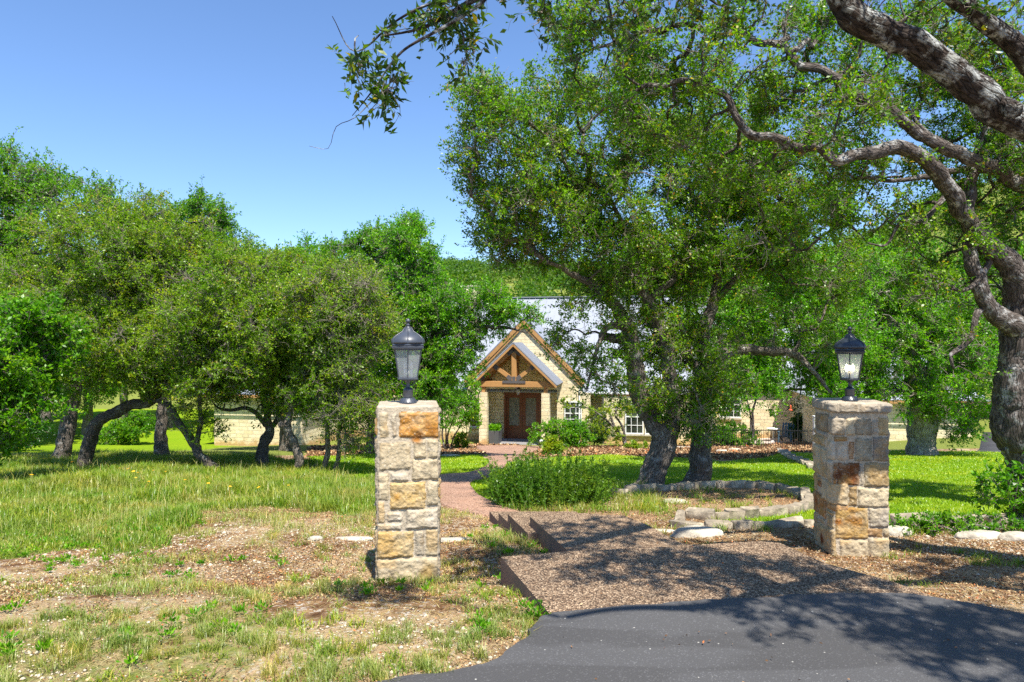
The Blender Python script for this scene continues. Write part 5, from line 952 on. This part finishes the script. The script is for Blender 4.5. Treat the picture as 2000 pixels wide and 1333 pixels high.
# leaf litter and pebbles
m, t, b = newmat('dead_leaf'); g_ = N(t, 'NewGeometry')
t.links.new(ramp(t, g_.outputs['Random Per Island'], [(0, (.07, .033, .014)), (.35, (.18, .09, .038)), (.62, (.34, .18, .075)), (.8, (.48, .31, .14)), (.94, (.62, .47, .27)), (.98, (.50, .14, .03))]), b.inputs['Base Color']); b.inputs['Roughness'].default_value = .8; M['litter'] = m
def litter():
    rg = np.random.default_rng(13); x, y = scatter(250000, -9, 9, 3.3, 13, rg); l_, w_, mu_ = zones(x, y); pv = inpoly(x, y, PAVE[0]) | inpoly(x, y, PAVE[1]); dr = inpoly(x, y, PAVE[2]) | inpoly(x, y, PAVE[3]) | inpoly(x, y, PAVE[4]) | inpoly(x, y, PAVE[5]) | inpoly(x, y, PAVE[6])
    dens = .42+1.5*fbm(xyz(x, y), .9, 14)+.55*(x > .8)+.35*np.exp(-((x+.2)/.9)**2-((y-7)/1.2)**2); k = (rg.random(len(x)) < np.clip(dens, .10, 1)*np.where(pv, .035, 1)*np.where(dr, .012, 1)) & ~l_ & ~(w_ & (rg.random(len(x)) < .8)); x, y = x[k], y[k]
    zz = gz(x, y); zz = np.where(inpoly(x, y, PAVE[2]), -H0, np.where(inpoly(x, y, PAVE[0]), -H1, np.where(inpoly(x, y, PAVE[1]), -H2, zz))); P = np.stack([x, y, zz+.006+rg.random(len(x))*.012], -1); D = rand_dirs(len(x), rg)*[1, 1, .35]; lg = Geo(); V, Q = leaves(P, D, .017+.0008*y[:, None], .009+.0005*y[:, None], rg, fold=.2); lg.add(V, Q)
    tag(lg.build('leaf_litter', [M['litter']], None, False), 'brown fallen oak leaves littering the ground', 'leaves', kind='stuff')
litter()
def mulch():
    rg = np.random.default_rng(131); x, y = rg.uniform(-12, 20, 160000), rg.uniform(22, 36, 160000); k = zones(x, y)[2] & ~onpave(x, y); x, y = x[k], y[k]
    P = np.stack([x, y, gz(x, y)+.01+rg.random(len(x))*.03], -1); lg = Geo(); V, Q = leaves(P, rand_dirs(len(x), rg)*[1, 1, .4], .11, .07, rg, fold=.2); lg.add(V, Q)
    tag(lg.build('leaf_litter', [M['litter']], None, False), 'tan mulch and dead leaves in the beds along the house', 'leaves', kind='stuff')
mulch()
def pebbles():
    rg = np.random.default_rng(15); x, y = scatter(110000, -8, 8, 3.3, 12, rg); l_, w_, mu_ = zones(x, y); pale = fbm(xyz(x, y), .7, 21)+.35*ss(5.2, 4, y)
    k = (rg.random(len(x)) < np.clip(.02+.6*pale, .006, 1)) & ~l_ & ~onpave(x, y) & ~(w_ & (rg.random(len(x)) < .7)); x, y = x[k], y[k]; n = len(x)
    oc = np.array([(1, 0, 0), (.31, .95, 0), (-.8, .59, 0), (-.8, -.59, 0), (.31, -.95, 0), (.1, .1, .55), (0, 0, -.4)]); s = rg.lognormal(-4.75, .5, (n, 1, 1)); s = np.minimum(s, .035)
    V = oc[None]*s*rg.uniform(.6, 1.3, (n, 7, 1)); a = rg.uniform(0, 6.28, n); c_, s_ = np.cos(a)[:, None], np.sin(a)[:, None]; V = np.stack([V[..., 0]*c_-V[..., 1]*s_, V[..., 0]*s_+V[..., 1]*c_, V[..., 2]], -1)+np.stack([x, y, gz(x, y)+.004], -1)[:, None]
    T = np.array([(0, 1, 5), (1, 2, 5), (2, 3, 5), (3, 4, 5), (4, 0, 5), (1, 0, 6), (2, 1, 6), (3, 2, 6), (4, 3, 6), (0, 4, 6)]); Q = (np.arange(n)[:, None, None]*7+T[None]).reshape(-1, 3)
    lg = Geo(); lg.add(V.reshape(-1, 3), Q); tag(lg.build('gravel', [M['gravelstone']], None, False), 'pale limestone gravel scattered in the soil', 'gravel', kind='stuff')
pebbles()

# ------------------------------------------------------------------ rocks and edging blocks
def rock(name, label, cat, x, y, sx, sy, sz, rz=0, seed=0, group=None, sink=.3, blocky=.0, sub=4):
    bm = bmesh.new(); bmesh.ops.create_icosphere(bm, subdivisions=sub, radius=1); me = bpy.data.meshes.new(name); bm.to_mesh(me); bm.free()
    V = np.zeros(len(me.vertices)*3); me.vertices.foreach_get('co', V); V = V.reshape(-1, 3)
    if blocky: V = np.sign(V)*np.abs(V)**(1-blocky); V /= np.maximum(np.abs(V).max(), 1)
    V *= (1+(.16 if not blocky else .07)*vn(V+seed, 1.6, seed)+.06*vn(V+seed, 4, seed+1)+.035*vn(V+seed, 10, seed+2))[:, None]; V[:, 2] = np.minimum(V[:, 2], .8+(.12 if not blocky else .22)*vn(V+seed, 1.2, seed+4)); V *= [sx, sy, sz]
    me.vertices.foreach_set('co', V.ravel()); me.materials.append(M['ledge' if blocky else 'rock']); me.polygons.foreach_set('use_smooth', np.ones(len(me.polygons), bool)); me.update()
    o = link(name, me); o.location = (x, y, float(gz(x, y))+sz*(1-2*sink)*.8); o.rotation_euler = (0, 0, rz); tag(o, label, cat, group)
    if blocky: o.rotation_euler.x = random.gauss(0, .10); o.rotation_euler.y = random.gauss(0, .05)
    return o
def rk(px, py, wpx, hm, lab, seed, dy=.5, rz=0):
    g = G(px, py); s = wpx/F*g[1]/2; rock('rock', lab, 'rock', g[0], g[1], s, s*dy, hm, rz, seed, sink=.45)
rk(1362, 1046, 105, .11, 'large flat pale rock lying between the slab and the edged bed', 1, .45); rk(1748, 1046, 60, .12, 'pale rock behind the right side of the right gatepost', 2)
rk(1912, 1050, 95, .08, 'flat pale rock at the right beneath the ground plants', 3, .4); rk(1985, 1054, 60, .09, 'grey rock at the far right edge of the mulch', 4)
rk(616, 1055, 32, .05, 'small white rock alone left of the gatepost', 5); rk(690, 1054, 80, .035, 'long flat white ledge touching the left side of the left gatepost', 6, .25); rk(890, 1056, 90, .03, 'flat white ledge emerging right of the left gatepost', 7, .25)
rk(1292, 1040, 60, .04, 'thin flat stone at the slab edge left of the large flat rock', 8, .3); rk(1320, 982, 50, .06, 'flat rock in the grass between the two oak trunks and the edging', 9)
rk(1412, 884, 28, .12, 'boulder in the mulch bed right of the straight oak trunk', 10); rk(1434, 881, 26, .12, 'brownish boulder beside the one in the mulch bed', 11); rk(1330, 876, 50, .08, 'flat grey rock in the mulch between the oak trunks', 12); rk(1243, 875, 22, .14, 'pale rounded boulder below the wall window', 14)
rk(880, 891, 40, .06, 'flat grey stone in the mulch left of the porch', 15); rk(1610, 964, 22, .05, 'small stone beside the left foot of the right gatepost', 16)
def edging(pts, label, group, w0=.34, hgt=.16, dep=.11, seed=0):
    P = np.array(GP(pts)); P, _ = smooth_path(np.c_[P, np.zeros(len(P))], np.zeros(len(P)), .02); L = np.concatenate([[0], np.cumsum(np.linalg.norm(np.diff(P, axis=0), axis=1))]); rg = np.random.default_rng(seed); s = 0; k = 0
    while s < L[-1]-.1:
        wd_ = rg.uniform(.45, 1.6)*w0; m_ = s+wd_/2; x = np.interp(m_, L, P[:, 0]); y = np.interp(m_, L, P[:, 1]); x2 = np.interp(m_+.05, L, P[:, 0]); y2 = np.interp(m_+.05, L, P[:, 1])
        rock('edging_stone', label, 'edging stone', x, y, wd_/2*.99, dep*rg.uniform(.85, 1.2), hgt*.62*rg.uniform(.7, 1.3), math.atan2(y2-y, x2-x)+rg.normal()*.10, seed*50+k, group, sink=.22, blocky=.80, sub=3); s += wd_; k += 1
edging([(1190, 968), (1260, 962), (1340, 957), (1400, 953), (1460, 953), (1510, 958), (1550, 967), (1578, 980), (1580, 993)], 'limestone block in the far arc of the edging behind the oak trunks', 'far arc of edging blocks', .36, .16, .07, 1)
edging([(1580, 996), (1545, 1003), (1500, 1008), (1440, 1013), (1390, 1016), (1335, 1010)], 'limestone block in the near arc of the oval bed edging', 'near arc of edging blocks', .30, .15, .06, 2)
edging([(1330, 1012), (1332, 1030), (1375, 1035), (1440, 1033), (1500, 1031), (1560, 1029), (1600, 1028)], 'low limestone block in the kerb between the oval bed and the right gatepost', 'low kerb blocks left of the right gatepost', .34, .11, .06, 3)
edging([(1745, 1028), (1800, 1026), (1870, 1025), (1940, 1024), (2010, 1026)], 'low limestone block in the kerb right of the right gatepost', 'low kerb blocks right of the right gatepost', .42, .11, .11, 4)
edging([(1525, 884), (1545, 895), (1570, 905), (1590, 915)], 'low stone at the lawn edge left of the right gatepost', 'stones at the courtyard lawn edge', .5, .12, .14, 5)

# ------------------------------------------------------------------ courtyard and small things
def iron_fence(label, a, b_, h=1.0):
    a, b_ = np.array(a), np.array(b_); root = empty('iron_fence', tuple(a)); tag(root, label, 'fence'); L = np.linalg.norm((b_-a)[:2]); n = int(L/.11); rl_ = MB(); pk = MB()
    for z in (.12, h-.06): rl_.bar((0, 0, z), (*(b_-a)[:2], z+(b_-a)[2]), .03, .03)
    for k in range(n+1): q = (b_-a)*k/n; pk.bar((q[0], q[1], q[2]), (q[0], q[1], q[2]+h), .014, .014)
    rl_.build('rail', M['black'], root); pk.build('pickets', M['black'], root).name = 'picket_row'
    for q in (np.zeros(3), b_-a): MB().box(q[0]-.03, q[1]-.03, q[2]-.1, q[0]+.03, q[1]+.03, q[2]+h+.1).build('post', M['black'], root)
A_ = G(1385, 875); B_ = G(1592, 876); iron_fence('black iron picket fence closing the courtyard left of the right gatepost', (A_[0], A_[1], A_[2]), (B_[0], B_[1]-1.0, B_[2]), .95)
g = G(1581, 880); gp = MB().box(-.09, -.09, 0, .09, .09, 1.5).box(-.11, -.11, 1.5, .11, .11, 1.55).build('gate_post', M['white']); gp.location = (g[0], g[1]-.6, g[2]); tag(gp, 'white gate post at the right end of the iron fence', 'post')
g = G(1540, 866); chn = empty('garden_chair', (g[0], g[1]+.3, g[2]), R(-35)); tag(chn, 'slate blue slatted garden chair behind the iron fence', 'chair')
mb = MB()
for k in range(5): mb.bar((-.24+k*.12, .22, .30), (-.26+k*.13, .52, 1.0), .09, .02)
mb.build('backrest', M['bluechair'], chn); mb = MB()
for k in range(5): mb.bar((-.28, -.3+k*.12, .38-k*.03), (.28, -.3+k*.12, .38-k*.03), .10, .02)
mb.build('seat', M['bluechair'], chn)
for s_ in (-1, 1):
    MB().bar((s_*.33, -.38, .58), (s_*.33, .36, .56), .10, .02).build('armrest', M['bluechair'], chn); MB().bar((s_*.31, -.32, 0), (s_*.31, -.32, .57), .08, .025).build('leg', M['bluechair'], chn); MB().bar((s_*.30, -.30, .36), (s_*.30, .50, .0), .03, .10).build('leg', M['bluechair'], chn)
g = G(1520, 872); fd = empty('bird_feeder', (g[0], g[1]-1.5, float(gz(g[0], g[1]-1.5)))); tag(fd, 'red hanging hummingbird feeder on an iron hook by the courtyard', 'bird feeder')
MB().tube([(.35, 0, 0), (.35, 0, 2.1), (.28, 0, 2.3), (.12, 0, 2.32), (.0, 0, 2.2), (0, 0, 2.0)], .012, 6).build('hook', M['black'], fd); MB().lathe([(.02, 2.0), (.035, 1.97), (.035, 1.82), (.03, 1.80)], 12).build('bottle', M['terracotta'], fd); MB().lathe([(.04, 1.80), (.09, 1.77), (.095, 1.74), (.04, 1.71)], 14).build('tray', M['terracotta'], fd)
g = G(1497, 858); tb = empty('garden_table', (g[0], g[1]-1., float(gz(g[0], g[1]-1)))); tag(tb, 'small white round pedestal table among the courtyard plants', 'table')
MB().lathe([(.02, .70), (.38, .71), (.38, .74), (.02, .75)], 20).build('table_top', M['white'], tb); MB().lathe([(.2, 0), (.18, .04), (.05, .08), (.04, .4), (.06, .6), (.04, .70)], 12).build('pedestal', M['white'], tb)
g = G(1059, 873); ur = MB().lathe([(.09, 0), (.11, .03), (.07, .08), (.13, .2), (.15, .32), (.12, .38), (.10, .40)], 16).build('garden_urn', M['white']); ur.location = (g[0]-.02, g[1]-.6, float(gz(g[0], g[1]-.6))); tag(ur, 'small white urn at the right foot of the porch', 'urn')
def flower():
    r_ = empty('wildflower'); MB().tube([(0, 0, 0), (.01, 0, .2), (.0, .01, .34)], .003, 4).build('stem', M['stemgreen'], r_); mb = MB()
    for k in range(7):
        a = k*.8976; c_, s_ = math.cos(a), math.sin(a); mb.add([(0, .01, .34), (.028*c_-.012*s_, .01+.028*s_+.012*c_, .35), (.045*c_, .01+.045*s_, .345), (.028*c_+.012*s_, .01+.028*s_-.012*c_, .35)], [(0, 1, 2, 3)])
    mb.build('petals', M['yellow'], r_).name = 'blossom'; return r_
fl = flower(); FP = [(262, 933), (258, 925), (269, 928), (266, 938), (301, 926), (313, 930), (327, 924), (322, 913), (293, 952), (56, 944), (233, 918), (366, 946), (446, 957), (430, 945), (408, 958), (518, 966), (565, 957), (220, 917), (112, 897), (150, 906), (462, 944)]
for i, (px, py) in enumerate(FP):
    o = fl
    if i: o = fl.copy(); COL.objects.link(o)
    if i:
        for c in fl.children: q = c.copy(); COL.objects.link(q); q.parent = o
    g = G(px, py+14); o.location = tuple(g); o.rotation_euler = (R(random.uniform(-12, 25)), 0, random.uniform(0, 6)); s_ = random.uniform(.55, .85); o.scale = (s_, s_, s_)
    tag(o, 'yellow wildflower standing in the tall grass before the left grove', 'flower', 'yellow wildflowers in the left field')
